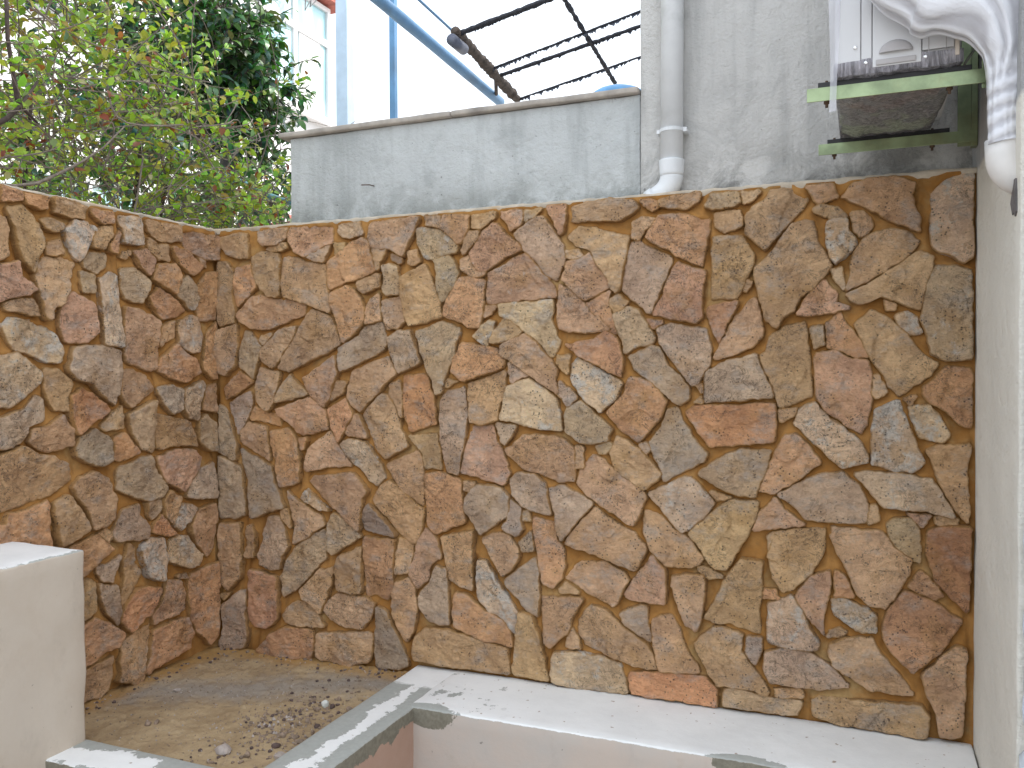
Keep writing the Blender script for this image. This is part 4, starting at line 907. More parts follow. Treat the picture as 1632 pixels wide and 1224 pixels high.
def mat_film(name, base, rough, alpha=None):
    m, t, b = NM(name); w = tnoise(t, 12, 8, .7, stretch=(3, 3, .6), dist=2.); w2 = tnoise(t, 30, 6, .6, stretch=(1, 1, .3), dist=1.)
    c = cmix(t, ramp(t, w, .35, .7), [v*.55 for v in base], [min(1, v*2.0) for v in base]); t.links.new(c, b.inputs['Base Color'])
    b.inputs['Roughness'].default_value = rough; bump(t, b, w2, .8, .02, bump(t, b, w, .8, .02)); b.inputs['Coat Weight'].default_value = .7; b.inputs['Coat Roughness'].default_value = .12
    if alpha: b.inputs['Alpha'].default_value = alpha
    return m
M_base = mat_film('dark_base_under_film', (.26, .25, .28), .3)
# base pan, sagging film under it
V = []; nx, ny = 26, 34
for j in range(ny):
    for i in range(nx):
        u, w = i/(nx-1), j/(ny-1); ed = min(u, 1-u, w, 1-w)
        x = XA0-.003+u*(XA1-XA0+.006)*(1-.12*w*u); y = YA-.006+w*(3.160-YA); z = 2.077-.010*min(1, ed*8)+fbm(x*2.5, y*.8, 0, 14, 3)*.006
        V.append((x, y, z))
n0 = len(V); Fb = [(j*nx+i, (j+1)*nx+i, (j+1)*nx+i+1, j*nx+i+1) for j in range(ny-1) for i in range(nx-1)]
ring = [i for i in range(nx)]+[j*nx+nx-1 for j in range(1, ny)]+[(ny-1)*nx+i for i in range(nx-2, -1, -1)]+[j*nx for j in range(ny-2, 0, -1)]
for i in ring: V.append((V[i][0], V[i][1], ZA0+.006+.008*nz(V[i][0], V[i][1], 0, 25)))
for k in range(len(ring)): a, b_ = k, (k+1) % len(ring); Fb.append((ring[a], ring[b_], n0+b_, n0+a))
obj('base_pan', V, Fb, M_base, ac, smooth=True)
def strip(pxs, name):
    V = []; n = 26
    for i in range(n):
        q = i/(n-1); z = 2.80-(2.80-1.985)*q
        for s in range(3): V.append((XA0-.012+s*.012-.004*q+.004*math.sin(q*9+s), YA-.014+.010*s % 3*0+.005*math.sin(q*14+s*2), z))
    m_, t, b = NM('clear_film'); b.inputs['Base Color'].default_value = (.75, .75, .82, 1); b.inputs['Roughness'].default_value = .12; b.inputs['Alpha'].default_value = .38
    obj(name, V, [(i*3+s, i*3+s+1, i*3+s+4, i*3+s+3) for i in range(n-1) for s in range(2)], m_, ac, smooth=True)
strip(None, 'plastic_film')
MB().tube([(.235, 2.52, 2.085), (.262, 2.54, 2.13), (.30, 2.58, 2.155)], .0035, 8).build('earth_wire', plain('grey_cable', (.35, .36, .33), .5), ac, smooth=True)
# wrapped pipe bundle and its trunking elbow
def mat_wrap():
    m, t, b = NM('wrapped_white_film'); x, y, z = sep(t)
    at = t.nodes.new('ShaderNodeAttribute'); at.attribute_name = 'fold'; f0 = at.outputs['Fac']
    w = tnoise(t, 9, 7, .7, dist=1.2); fr = ramp(t, mth(t, 'ADD', f0, mth(t, 'MULTIPLY', w, .5)), .35, .95)
    c = cmix(t, fr, (.50, .50, .54), (.74, .75, .80)); c = cmix(t, ramp(t, tnoise(t, 30, 5), .62, .75, 0, .4), c, (.88, .88, .90))
    t.links.new(c, b.inputs['Base Color']); b.inputs['Roughness'].default_value = .38; b.inputs['Coat Weight'].default_value = .25
    bump(t, b, mth(t, 'ADD', f0, w), .7, .008); return m
M_wrap = mat_wrap()
cen = [(1395, -60, .075), (1440, -52, .118), (1495, -46, .148), (1550, -22, .140), (1590, 22, .100), (1605, 68, .062), (1606, 105, .047), (1603, 150, .041), (1600, 190, .036), (1602, 228, .038)]
YD = 2.405
P3 = [Vector(hit(a, b_, 1, YD)) for a, b_, r_ in cen]
def cr(P, t_):
    n = len(P)-1; s = min(n-1e-6, max(0, t_*n)); i = int(s); u = s-i; g_ = lambda k: P[max(0, min(n, k))]
    return .5*((2*g_(i))+(g_(i+1)-g_(i-1))*u+(2*g_(i-1)-5*g_(i)+4*g_(i+1)-g_(i+2))*u*u+(3*g_(i)-g_(i-1)-3*g_(i+1)+g_(i+2))*u**3)
NR, NS = 110, 56; V = []; FO = []; rad = [r_ for *_, r_ in cen]
for i in range(NR):
    q = i/(NR-1); p = cr(P3, q); tt = (cr(P3, min(1, q+.01))-cr(P3, max(0, q-.01))).normalized(); a = Vector((0, 1, 0)); b_ = tt.cross(a).normalized()
    R_ = cr([Vector((r_, 0, 0)) for r_ in rad], q).x
    for j in range(NS):
        w = 2*math.pi*j/NS; fold = .5+.5*math.sin(w*11+3*math.sin(q*5)+4*nz(w, q*4, 0, 1.3)+q*6); band = .5+.5*math.sin(q*95+2*math.sin(w))
        fan = 1 if q < .62 else max(.25, 1-(q-.62)*5); rr = R_*(1+(.035*fold)*fan+.018*band*(1-fan)+.05*nz(math.cos(w), math.sin(w), q*6, 1.6))
        ysq = .055/R_ if R_ > .055 else 1.
        V.append(tuple(p + a*math.cos(w)*rr*(.35+.65*ysq) + b_*math.sin(w)*rr)); FO.append(fold*fan+band*(1-fan))
tw_ = obj('wrapped_pipes', V, [(i*NS+j, i*NS+(j+1) % NS, (i+1)*NS+(j+1) % NS, (i+1)*NS+j) for i in range(NR-1) for j in range(NS)]+[tuple(range(NS))[::-1], tuple(range((NR-1)*NS, NR*NS))], M_wrap, smooth=True)
at = tw_.data.attributes.new('fold', 'FLOAT', 'POINT'); at.data.foreach_set('value', FO)
tag(tw_, 'pipe bundle wrapped in wrinkled white film curving down beside the air conditioner', 'pipes')
eb = Vector(P3[-1]); e = []
M_el = plain('white_trunking', (.72, .70, .68), .45, var=.03)
for i in range(12):
    a = i/11*math.radians(80); e.append((eb.x+.05*(1-math.cos(a))+.004, YD+.012, eb.z-.03-.055*math.sin(a)))
el_ = MB().tube([(eb.x+.002, YD+.012, eb.z+.014), (eb.x+.003, YD+.012, eb.z+.012)]+e, [.040, .0465]+[.046]*12, 22).build('trunking_elbow', M_el, smooth=True)
tag(el_, 'white plastic trunking elbow turning into the house wall below the wrapped pipes', 'pipe elbow')
# ================================================================ loose stones on the soil
def rock(name, x, y, s, m, parent=None, flat=.6, kind=None):
    bm = bmesh.new(); bmesh.ops.create_icosphere(bm, subdivisions=2, radius=1); sd_ = random.uniform(0, 99); ax = [random.uniform(.7, 1.25), random.uniform(.6, 1.1), flat]
    R_ = Matrix.Rotation(random.uniform(0, 6.28), 3, 'Z')
    for v in bm.verts:
        q = v.co*(1+.38*noise.noise(v.co*1.1+Vector((sd_, 0, 0)))+.12*noise.noise(v.co*3+Vector((sd_, 0, 0)))); v.co = R_ @ Vector((q.x*ax[0], q.y*ax[1], q.z*ax[2]))*s
    o = obj(name, [(v.co.x+x, v.co.y+y, v.co.z+soil_z(x, y)+s*flat*.45) for v in bm.verts], [[v.index for v in f.verts] for f in bm.faces], m, parent, origin=(x, y, soil_z(x, y))); bm.free(); return o
M_chip = plain('pale_marble_chip', (.62, .63, .58), .7, var=.1, sc=40); M_clod = plain('earth_clod', (.27, .20, .145), .95, var=.3, sc=50, bmp=.6); M_dk = plain('dark_rubble', (.11, .075, .065), .9, var=.3, sc=40, bmp=.4)
c0 = hit(518, 1115, 2, .03); tag(rock('marble_chip', c0[0], c0[1], .017, M_chip, flat=.9), 'pale marble chip lying among the dark rubble in the planter', 'stone')
M_lump = plain('plaster_lump', (.42, .36, .32), .9, var=.2, sc=30, bmp=.5)
for a, b_, s, lab in ((355, 1193, .042, 'pinkish plaster lump in the soil near the front kerb of the planter'), (447, 1205, .028, 'grey-green rubble lump beside the side kerb of the planter'), (282, 1096, .016, 'small grey pebble lying in the middle of the sandy soil')):
    c0 = hit(a, b_, 2, .02); tag(rock('rubble_lump', c0[0], c0[1], s, M_lump, flat=.45), lab, 'stone')
spots = [(505, 1128), (530, 1120), (490, 1145), (505, 1152), (518, 1160), (545, 1140), (540, 1108), (495, 1108), (470, 1170), (478, 1178), (450, 1168), (440, 1185), (394, 1199), (498, 1162), (532, 1150), (556, 1128), (250, 1147), (236, 1150)]
for a, b_ in spots:
    c0 = hit(a, b_, 2, .025); o = rock('clod', c0[0], c0[1], random.uniform(.009, .016), random.choice([M_clod, M_clod, M_dk]), flat=.8)
    tag(o, 'small dark clod of rubble scattered on the soil of the planter', 'clod', 'dark clods on the soil')
rub = MB(); rub2 = MB()
for i in range(300):
    if random.random() < .6: x, y = random.gauss(-1.93, .10), random.gauss(2.52, .22)
    elif random.random() < .5: x = random.uniform(XL+.02, XS0); y = YR-abs(random.gauss(.03, .05))
    else: y = random.uniform(2.15, YR); x = XL+abs(random.gauss(.03, .05))
    if not (XL < x < XS0-.01 and YFR+.01 < y < YR): continue
    s = random.uniform(.004, .0095); z = soil_z(x, y)+s*.3; bm = bmesh.new(); bmesh.ops.create_icosphere(bm, subdivisions=1, radius=1); o_ = Vector((random.uniform(0, 50), 0, 0))
    (rub if random.random() < .6 else rub2).add([(x+v.co.x*s*(1+.5*noise.noise(v.co*1.4+o_)), y+v.co.y*s*(1+.5*noise.noise(v.co*1.4-o_)), z+v.co.z*s*.7*(1+.5*noise.noise(v.co+o_))) for v in bm.verts], [[v.index for v in f.verts] for f in bm.faces]); bm.free()
tag(rub.build('rubble', M_clod, kind='stuff'), 'brown earth crumbs heaped by the side kerb and along the foot of the walls', 'rubble'); tag(rub2.build('rubble', M_dk, kind='stuff'), 'dark rubble crumbs heaped by the side kerb and along the foot of the walls', 'rubble')
mbs = [MB(), MB()]
OCT = [(0, 2, 4), (2, 1, 4), (1, 3, 4), (3, 0, 4), (2, 0, 5), (1, 2, 5), (3, 1, 5), (0, 3, 5)]
for i in range(4200):
    x, y = random.uniform(XL, XS0), random.uniform(YFR, YR); d1 = math.exp(-((x+1.95)**2+(y-2.55)**2)/.035); d2 = math.exp(-abs((y-.55*x-4.06))/.12)
    if random.random() > .16+.8*d1+.35*d2: continue
    s = random.uniform(.0015, .0046)*(1+1.6*d1*random.random()); z = soil_z(x, y)+s*.3; j = lambda: random.uniform(.6, 1.2)
    mbs[random.random() < .28].add([(x-s*j(), y, z), (x+s*j(), y, z), (x, y-s*j(), z), (x, y+s*j(), z), (x, y, z+s*j()), (x, y, z-s)], OCT)
mbs[0].build('gravel', M_clod, kind='stuff'); mbs[1].build('gravel', M_lump, kind='stuff')
for o in C.objects:
    if o.name.startswith('gravel'): tag(o, 'fine grit strewn over the sandy soil of the planter' if o.name == 'gravel' else 'pale plaster crumbs strewn over the sandy soil of the planter', 'gravel')
# ================================================================ buildings behind
M_wwall = plain('white_facade', (.80, .80, .80), .8, var=.03, sc=2, bmp=.1); M_frame = plain('white_aluminium', (.80, .80, .80), .4, var=.02)
def mat_pane():
    m, t, b = NM('window_glass'); c = cmix(t, ramp(t, tnoise(t, 2.0, 2, .4, stretch=(1, 2.5, .8)), .42, .60), (.36, .62, .68), (.60, .78, .80))
    t.links.new(c, b.inputs['Base Color']); b.inputs['Roughness'].default_value = .06; b.inputs['Specular IOR Level'].default_value = .8; return m
M_pane = mat_pane(); M_tile = plain('red_clay_tile', (.42, .13, .10), .8, var=.2, sc=9, bmp=.3)
XB = -7.5; ap = thing('apartment_building', 'white rendered building with large white framed windows beyond the dark green tree', 'building', (XB-3, 7, -.5))
MB().box((XB-6, 2.6, -.5), (XB, 11.05, 6.74)).build('wall', M_wwall, ap)
m = MB(); m.box((XB-6.2, 2.4, 6.745), (XB+.20, 11.22, 6.90)); r = m.build('roof', M_tile, ap)
for i in range(30):
    y0 = 11.10-i*.21; MB().tube([(XB-1.2, y0, 7.39), (XB+.26, y0, 6.92)], [.095, .10], 8).build('roof_tile', M_tile, ap)
def window(y0, y1, z0, z1, mull, tr):
    w = MB(); fx0, fx1 = XB+.002, XB+.06; w.box((fx0, y0, z0), (fx1, y0+.07, z1)); w.box((fx0, y1-.07, z0), (fx1, y1, z1)); w.box((fx0, y0+.07, z0), (fx1-.003, y1-.07, z0+.07)); w.box((fx0, y0+.07, z1-.07), (fx1-.003, y1-.07, z1))
    w.box((fx0, y0+.07, tr-.05), (fx1-.006, y1-.07, tr+.05)); w.box((fx0, mull-.045, z0+.07), (fx1-.009, mull+.045, z1-.07)); fr = w.build('window', M_frame, ap)
    for a, b_ in ((y0+.07, mull-.045), (mull+.045, y1-.07)):
        for c_, d_ in ((z0+.07, tr-.05), (tr+.05, z1-.07)): MB().box((XB+.004, a, c_), (XB+.018, b_, d_)).build('pane', M_pane, fr)
    MB().box((XB+.02, mull+.10, z0+.07), (XB+.036, y1-.24, tr-.05)).build('blown_out_sash', M_frame, fr)  # white sheet painting the overexposed glare on the lower right sash
    MB().box((XB+.001, y0-.1, z0-.07), (XB+.13, y1+.1, z0-.005)).build('sill', M_frame, fr)
window(9.38, 10.98, 4.99, 6.70, 10.14, 6.16); window(5.6, 7.6, 4.99, 6.70, 6.6, 6.16); window(5.6, 7.6, 1.6, 3.3, 6.6, 2.8)
MB().tube([(XB+.03, 9.17, -.4), (XB+.03, 9.17, 6.7)], .012, 8).build('drain_pipe', plain('grey_pipe', (.5, .5, .52), .5), ap)
for k in range(2):
    c0 = hit(487+k*10, -5, 0, XB+.3); c1 = hit(486+k*8, 17-k*6, 0, XB+.3); c2 = hit(494+k*9, 2, 0, XB+.3); MB().tube([tuple(c0), tuple(c1), tuple(c2), tuple(hit(500+k*6, -8, 0, XB+.3))], .008, 6).build('cable', plain('dark_cable', (.12, .12, .13), .6), ap, smooth=True)
# small tiled shed
XSH = -6.3; s0 = hit(404, 333, 0, XSH); s1 = hit(463, 352, 0, XSH); zs = float((s0[2]+s1[2])/2)-.05
sh = thing('shed', 'small cream shed with a wavy red tile eave behind the corner of the stone walls', 'shed', (XSH-1, 8, -.5))
MB().box((XSH-2.2, 8.35, -.5), (XSH, 9.6, zs-.02)).build('wall', plain('cream_wall', (.66, .60, .52), .85, var=.08, sc=5), sh)
for i in range(12):
    y0 = 9.7-i*.125
    V = []; n = 8
    for xx, zz, rr in ((XSH+.16, zs, .050), (XSH-.6, zs+.24, .044)):
        for r2 in (rr, rr-.012):
            for j in range(n+1): a = math.pi*j/n; V.append((xx, y0-math.cos(a)*r2*1.25, zz+math.sin(a)*r2))
    k = n+1; Fc = []
    for j in range(n): Fc += [(j, j+1, 2*k+j+1, 2*k+j), (k+j, 3*k+j, 3*k+j+1, k+j+1), (j, k+j, k+j+1, j+1)]
    obj('roof_tile', V, Fc, M_tile, sh, smooth=True)
MB().box((XSH-.6, 8.3, zs-.018), (XSH+.12, 9.78, zs+.004)).build('eave_board', M_tile, sh)
# ================================================================ pergola
M_blue = plain('pale_blue_paint', (.55, .68, .82), .5, .1, .08, 6, .1, dirt=(.28, .36, .45)); M_blue2 = plain('blue_paint', (.13, .30, .52), .45, .1, .12, 6, .1, dirt=(.10, .18, .28))
M_brown = plain('old_wood', (.10, .075, .06), .9, .0, .4, 30, .8); M_rod = plain('dark_steel', (.045, .045, .055), .7, .3, .3, 40)
pg = thing('pergola', 'old pergola of blue posts, brown beam and thin dark rods behind the low grey wall', 'pergola', (-2.4, 5.2, -.5))
MB().box((-3.455, 5.16, -.5), (-3.362, 5.25, 4.6), .004).build('post', M_blue, pg); MB().box((-3.035, 5.18, -.5), (-2.993, 5.222, 4.6), .003).build('post', M_blue2, pg)
ZP = 3.4
def rough_tube(a, b_, r, m, name, amp=.25, n=46, segs=8):
    a, b_ = Vector(a), Vector(b_); P = [a.lerp(b_, i/(n-1))+Vector((nz(i, 0, 0, .7), nz(0, i, 0, .7, 3), nz(0, 0, i, .7, 5)))*r*amp*.8 for i in range(n)]
    return MB().tube(P, [r*(1+amp*random.uniform(-.6, 1)) for _ in P], segs).build(name, m, pg, smooth=True)
b0, b1 = Vector(hit(605, 0, 2, ZP)), Vector(hit(792, 158, 2, ZP)); d = b1-b0
rough_tube(b0-d*.35, b1+d*.04, .036, M_blue2, 'beam', .03, 12, 14)
a0, a1 = Vector(hit(727, 52, 2, ZP)), Vector(hit(824, 158, 2, ZP)); da = a1-a0
rough_tube(a0-da*.02, a1, .034, M_brown, 'beam', .28)
MB().tube([a0-da*.04+Vector((-.01, 0, -.06)), a0+da*.10+Vector((0, 0, -.055))], .036, 14).build('roller', plain('grey_roller', (.14, .15, .2), .5), pg, smooth=True)
MB().tube([Vector(hit(790, 122, 2, ZP)), Vector(hit(791, 150, 2, ZP-.0))], .014, 8).build('strut', M_brown, pg)
c0 = Vector(hit(668, 0, 2, ZP+.08)); c1 = Vector(hit(733, 60, 2, ZP+.08)); MB().tube([c0-(c1-c0)*.8, c1], .0085, 8).build('cable', M_blue2, pg)
Yr3 = None; rodY = []
for i, ((xa, ya), (xb, yb), r) in enumerate([((733, 53), (872, 0), .016), ((787, 108), (1022, 17), .007), ((798, 120), (1022, 41), .013), ((829, 157), (1022, 90), .007)]):
    A = hit(xa, ya, 2, ZP); B = hit(xb, yb, 1, A[1]); A, B = Vector(A), Vector(B); rodY.append(A[1])
    rough_tube(A, B+(B-A)*(.35 if i else 1.1), r, M_rod, 'rod', .22, 60, 7)
bj = hit(942, 68, 1, rodY[2]); XBm = float(bj[0])
rough_tube(Vector(hit(893, -12, 0, XBm)), Vector(hit(980, 132, 0, XBm)), .015, M_rod, 'rod', .35, 60, 7)
q = Vector(hit(870, -20, 0, XBm)); 
# torn bits of the old shade net still hanging on the rods
mt = MB()
for k in range(260):
    i = random.choice([0, 1, 2, 3, 3, 1]); A = hit(*[(733, 53), (787, 108), (798, 120), (829, 157)][i], 2, ZP); B = hit(*[(872, 0), (1022, 17), (1022, 41), (1022, 90)][i], 1, A[1]); w = random.random(); p = Vector(A).lerp(Vector(B), w)
    s = random.uniform(.006, .022); dx = random.uniform(-.02, .02); mt.add([(p.x-s, p.y, p.z-.004), (p.x+s, p.y+.003, p.z-.004), (p.x+dx, p.y+.004, p.z-.012-s*random.uniform(0, 1.2))], [(0, 1, 2)])
mt.build('net_shreds', plain('faded_net', (.10, .11, .14), .9), pg, kind='stuff')
# blue tank lid
tc = hit(985, 152, 1, 4.5); V = []; n = 32
tk = MB()
for j in range(7):
    ph = j/6*math.pi/2
    for i in range(n): a = 2*math.pi*i/n; tk.v.append((tc[0]+math.cos(a)*.16*math.cos(ph), 4.5+math.sin(a)*.16*math.cos(ph), tc[2]-.03+.075*math.sin(ph)))
for j in range(6):
    for i in range(n): tk.f.append((j*n+i, j*n+(i+1) % n, (j+1)*n+(i+1) % n, (j+1)*n+i))
t_ = thing('water_barrel', 'round blue plastic barrel top just showing over the coping', 'barrel', (tc[0], 4.5, -.5))
M_tank = plain('blue_plastic', (.12, .36, .66), .4); tk.build('lid', M_tank, t_, smooth=True)
MB().tube([(tc[0], 4.5, -.5), (tc[0], 4.5, tc[2]-.031)], .15, 32).build('body', M_tank, t_, smooth=True)
# ================================================================ shrub, tree
def mat_leaf(name, rough, trans):
    m, t, b = NM(name); at = t.nodes.new('ShaderNodeAttribute'); at.attribute_name = 'tone'
    c = cmix(t, ramp(t, tnoise(t, 60, 3), .3, .7, 0, .35), at.outputs['Color'], cmix(t, 1., at.outputs['Color'], (.6, .65, .6), 'MULTIPLY'))
    t.links.new(c, b.inputs['Base Color']); b.inputs['Roughness'].default_value = rough; b.inputs['Specular IOR Level'].default_value = .5
    tr = t.nodes.new('ShaderNodeBsdfTranslucent'); t.links.new(cmix(t, 1., at.outputs['Color'], (1.5, 1.6, .8), 'MULTIPLY'), tr.inputs[0])
    mx = t.nodes.new('ShaderNodeMixShader'); mx.inputs[0].default_value = trans; t.links.new(b.outputs[0], mx.inputs[1]); t.links.new(tr.outputs[0], mx.inputs[2])
    t.links.new(mx.outputs[0], t.nodes['Material Output'].inputs[0]); return m
M_leafA = mat_leaf('shrub_leaf', .5, .35); M_leafB = mat_leaf('citrus_leaf', .32, .22)
M_twig = plain('grey_twig', (.20, .165, .14), .9, .0, .3, 40); M_bark = plain('dark_bark', (.07, .05, .045), .9, .0, .35, 25, .6); M_trunk = plain('grey_bark', (.17, .16, .165), .85, .0, .25, 20, .5)
def leaf(p, d, nrm, ln, wd, curl):
    d = d.normalized(); s = d.cross(nrm).normalized(); n_ = s.cross(d)
    B_ = p; T_ = p+d*ln-n_*curl*ln; m1 = p+d*ln*.33+n_*curl*ln*.25; m2 = p+d*ln*.68
    v = [B_, m1, m2, T_, p+d*ln*.28+s*wd*.46+n_*wd*.18, p+d*ln*.66+s*wd*.42+n_*wd*.16-n_*curl*ln*.3, p+d*ln*.28-s*wd*.46+n_*wd*.18, p+d*ln*.66-s*wd*.42+n_*wd*.16-n_*curl*ln*.3]
    return v, [(0, 4, 1), (1, 4, 5, 2), (2, 5, 3), (0, 1, 6), (1, 2, 7, 6), (2, 3, 7)]
def rv(): return Vector((random.gauss(0, 1), random.gauss(0, 1), random.gauss(0, 1))).normalized()
def foliage(name, mat, parent, items, single=0):
    """items: (pos, dir, normal, length, width, curl, colour); the nearest 'single' leaves become parts"""
    items.sort(key=lambda q: -q[3]/((q[0].x)**2+(q[0].y)**2)**.5)
    V, Fc, CL = [], [], []
    for k, (p, d, n_, ln, wd, cu, col) in enumerate(items):
        v, f = leaf(p, d, n_, ln, wd, cu)
        if k < single:
            o = obj('leaf', v, f, mat, parent, smooth=True, origin=p); a = o.data.attributes.new('tone', 'FLOAT_COLOR', 'POINT'); a.data.foreach_set('color', list((*col, 1))*8); continue
        b0 = len(V); V += [tuple(q) for q in v]; Fc += [tuple(i+b0 for i in q) for q in f]; CL += list((*col, 1))*8
    o = obj(name, V, Fc, mat, parent, smooth=True, kind='stuff'); a = o.data.attributes.new('tone', 'FLOAT_COLOR', 'POINT'); a.data.foreach_set('color', CL); return o
def curve(a, b_, sag, n=8):
    a, b_ = Vector(a), Vector(b_); j1 = rv()*sag; return [a.lerp(b_, i/(n-1))+j1*math.sin(math.pi*i/(n-1))+Vector((0, 0, 1))*0 for i in range(n)]
shrub = thing('shrub', 'sprawling light green shrub with yellowing leaves and bare grey twigs behind the left stone wall', 'shrub', (-3.7, 3.0, -.5))
def shrub_top(y): return 3.75 if y < 2.9 else max(2.42, 3.75-(y-2.9)*1.25)
items = []; tw1 = MB()
base = [Vector((-3.6, 1.9, .2)), Vector((-3.8, 2.8, .1)), Vector((-3.6, 3.6, .2)), Vector((-3.9, 4.3, .3))]
for bs in base:
    for k in range(3):
        e_ = bs+Vector((random.uniform(-.2, .5), random.uniform(-.7, .6), random.uniform(1.9, 2.9))); c_ = curve(bs, e_, .25, 10)
        MB().tube(c_, [.026-.002*i for i in range(10)], 7).build('branch', M_bark, shrub, smooth=True)
def spray(y0, y1, x0, x1, n, ln0, dens, zlo=1.75):
    for k in range(n):
        y = random.uniform(y0, y1); zt = shrub_top(y); z = zlo+(zt-zlo)*random.random()**.85; x = random.uniform(x0, x1); st = Vector((x-random.uniform(.1, .3), y+random.uniform(-.2, .2), z-random.uniform(.05, .35)))
        L_ = random.uniform(.25, .55); dr = Vector((random.uniform(-.1, .9), random.gauss(0, .8), random.uniform(-.3, .8))).normalized(); c_ = curve(st, st+dr*L_, .09, 7)
        if c_[-1].x > -2.80 and c_[-1].z < 2.1: continue
        tw1.tube(c_, [.0042-.0005*i for i in range(7)], 4, caps=False)
        hfrac = (z-zlo)/(zt-zlo); nl = int(random.uniform(6, 15)*dens*(.42+.80*hfrac))
        for q in range(nl):
            w = random.uniform(.15, 1); i_ = min(5, int(w*6)); p = c_[i_].lerp(c_[i_+1], w*6-i_); dd = (dr*.5+rv()).normalized(); nn = (Vector((.35, -.25, .9))+rv()*.75).normalized(); u = random.random()
            if u < .62: col = [v*random.uniform(.75, 1.25) for v in (.30, .42, .06)]
            elif u < .78: col = [v*random.uniform(.7, 1.2) for v in (.17, .29, .08)]
            elif u < .88: col = [v*random.uniform(.8, 1.2) for v in (.36, .32, .07)]
            elif u < .945: col = [v*random.uniform(.8, 1.3) for v in (.24, .075, .04)]
            elif u < .975: col = [.55, .50, .33]
            else: col = [.14, .24, .16]
            ln = random.uniform(.026, .046)*ln0; items.append((p+dd*.006, dd, nn, ln, ln*random.uniform(.55, .72), random.uniform(0, .25), [min(.8, max(.01, v)) for v in col]))
spray(1.7, 4.0, -3.55, -2.98, 560, 1.18, 1.5); spray(4.0, 4.75, -3.6, -3.1, 80, 1.1, 1.0, 1.95); spray(1.7, 4.0, -4.4, -3.5, 420, 1.25, 1.4)
for k in range(300):   # bare twigs, thick in the lower part
    y = random.uniform(1.6, 4.3); z = random.uniform(1.6, 2.75); st = Vector((random.uniform(-4.0, -2.95), y, z)); dr = Vector((random.uniform(-.4, .5), random.gauss(0, 1), random.uniform(-.25, .7))).normalized()
    c_ = curve(st, st+dr*random.uniform(.18, .75), .10, 7)
    if max(p.x for p in c_) > -2.82: continue
    tw1.tube(c_, random.uniform(.0016, .0042), 4, caps=False)
tw1.build('twigs', M_twig, shrub, kind='stuff')
arch = [hit(x, y, 0, -3.05) for x, y in [(-30, 292), (25, 296), (60, 292), (95, 276), (130, 258), (165, 235), (200, 200)]]
MB().tube(arch, [.007, .007, .0065, .006, .005, .004, .003], 6).build('branch', M_twig, shrub, smooth=True)
st1 = [hit(x, y, 0, -3.1) for x, y in [(10, -10), (12, 60), (20, 110), (28, 160), (42, 178), (60, 196)]]; MB().tube(st1, [.008, .008, .009, .010, .007, .004], 7).build('branch', M_bark, shrub, smooth=True)
st2 = [hit(x, y, 0, -3.1) for x, y in [(-20, 205), (10, 190), (30, 172), (60, 130)]]; MB().tube(st2, [.012, .011, .008, .005], 7).build('branch', M_bark, shrub, smooth=True)
foliage('foliage', M_leafA, shrub, items, 260)
tree = thing('tree', 'dark green glossy-leaved tree with a pale grey trunk beyond the light green shrub', 'tree', (-5, 5.7, -.5))
XT = -5.0
tp = [hit(x, y, 0, XT) for x, y in [(350, 420), (357, 330), (362, 270), (372, 215)]]; tp = [Vector((XT, tp[0][1], -.5))]+[Vector(p) for p in tp]
MB().tube(tp, [.09, .085, .078, .07, .062], 14).build('trunk', M_trunk, tree, smooth=True)
def limb(pp, r0, r1, x=XT, m=M_bark):
    P_ = [Vector(hit(a, b_, 0, x+(k*.03))) for k, (a, b_) in enumerate(pp)]; MB().tube(P_, [r0+(r1-r0)*i/(len(P_)-1) for i in range(len(P_))], 9).build('limb', m, tree, smooth=True)
limb([(345, 238), (325, 222), (305, 204), (288, 190), (262, 182), (235, 180)], .05, .03); limb([(288, 190), (292, 225), (288, 255)], .03, .015)
limb([(372, 218), (385, 170), (378, 110), (350, 50), (340, -10)], .055, .02); limb([(385, 170), (410, 140), (430, 120)], .025, .008); limb([(380, 120), (345, 100), (300, 70)], .03, .01); limb([(372, 216), (420, 200), (450, 225)], .02, .006)
limb([(405, 300), (425, 318), (440, 330)], .030, .026, -4.8)
items = []; twt = MB()
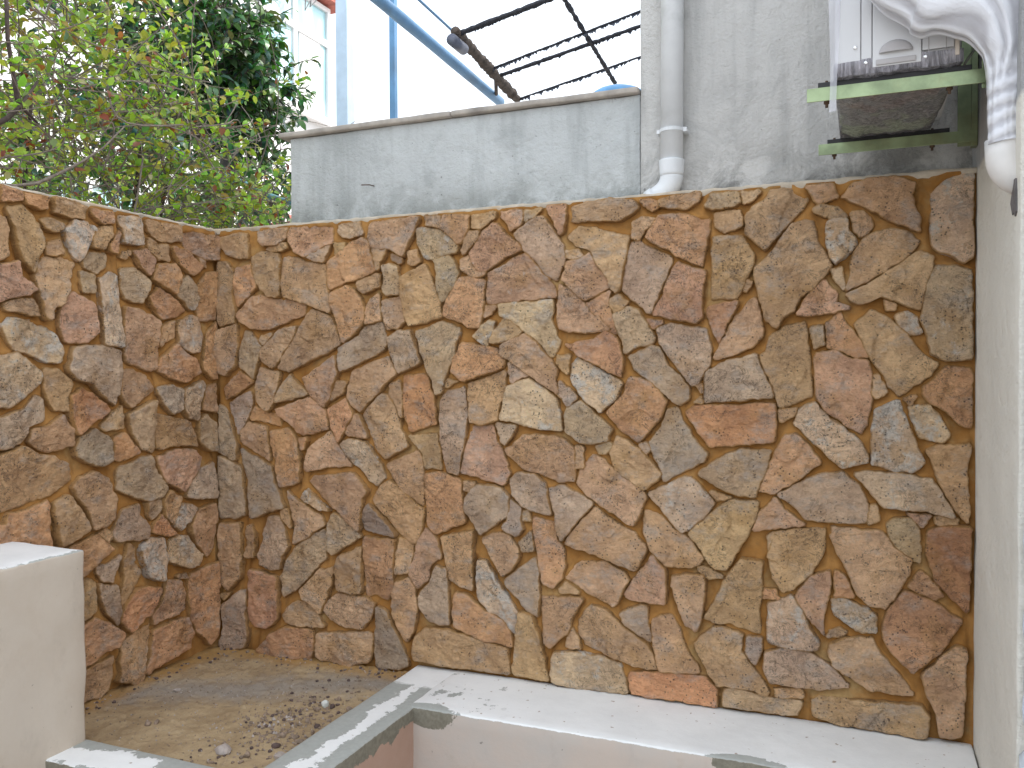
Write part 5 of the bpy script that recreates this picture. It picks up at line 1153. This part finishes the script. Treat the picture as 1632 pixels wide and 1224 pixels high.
def blob(cy, cz, ry, rz, rx, n, cx_=XT, droop=.2):
    for k in range(n):
        q = rv()*(random.random()**.42); c = Vector((cx_+q.x*rx, cy+q.y*ry, cz+q.z*rz)); L_ = random.uniform(.15, .35); dr = (Vector((q.x, q.y*1.2, q.z))+rv()*.6).normalized(); c_ = curve(c, c+dr*L_, .04, 5); twt.tube(c_, .004, 4, caps=False)
        for w in range(random.randint(6, 10)):
            p = c_[random.randint(1, 4)]; dd = (dr*.7+rv()*.8+Vector((0, 0, -droop))).normalized(); nn = (Vector((.3, -.2, 1))+rv()*.6).normalized(); u = random.random()
            col = [v*random.uniform(.6, 1.5) for v in (.065, .15, .045)] if u < .7 else [v*random.uniform(.8, 1.3) for v in (.06, .12, .10)] if u < .95 else [.12, .20, .04]
            ln = random.uniform(.075, .125); items.append((p, dd, nn, ln, ln*random.uniform(.42, .55), random.uniform(.05, .35), col))
def H(x, y): p = hit(x, y, 0, XT); return p[1], p[2]
for (x, y, ry, rz, rx, n) in [(250, 20, .55, .6, .5, 60), (330, 30, .45, .45, .5, 105), (300, 110, .55, .45, .5, 125), (365, 100, .36, .48, .45, 110), (385, 160, .30, .34, .4, 75), (425, 135, .20, .26, .3, 34), (410, 190, .3, .25, .35, 50), (280, 200, .5, .4, .45, 60), (200, 280, .8, .45, .4, 80), (60, 260, .8, .5, .4, 70), (340, 300, .5, .35, .4, 50), (345, 165, .35, .22, .4, 45), (215, 120, .5, .5, .5, 40), (385, 35, .2, .35, .3, 34), (430, 250, .28, .32, .35, 34), (445, 300, .2, .2, .3, 16), (395, 290, .3, .3, .3, 24), (150, 60, .6, .6, .4, 30), (60, 150, .5, .5, .4, 18), (130, 230, .7, .4, .4, 36)]:
    cy, cz = H(x, y); blob(cy, cz, ry, rz, rx, n)
twt.build('twigs', M_bark, tree, kind='stuff')
foliage('foliage', M_leafB, tree, items, 40)
h0, h1 = Vector(hit(225, 207, 0, -3.62)), Vector(hit(470, 320, 0, -3.62)); d = h1-h0
hp = [h0-d*.3+d*1.6*i/15+Vector((0, 0, -.05*math.sin(math.pi*i/15)+.01*math.sin(i*1.7))) for i in range(16)]
ho = MB().tube(hp, [.024+.004*math.sin(i*2.1) for i in range(16)], 10).build('hose', plain('teal_plastic', (.03, .15, .17), .35, var=.3, sc=12), smooth=True); tag(ho, 'thick teal green hose slung through the tree above the left stone wall', 'hose')
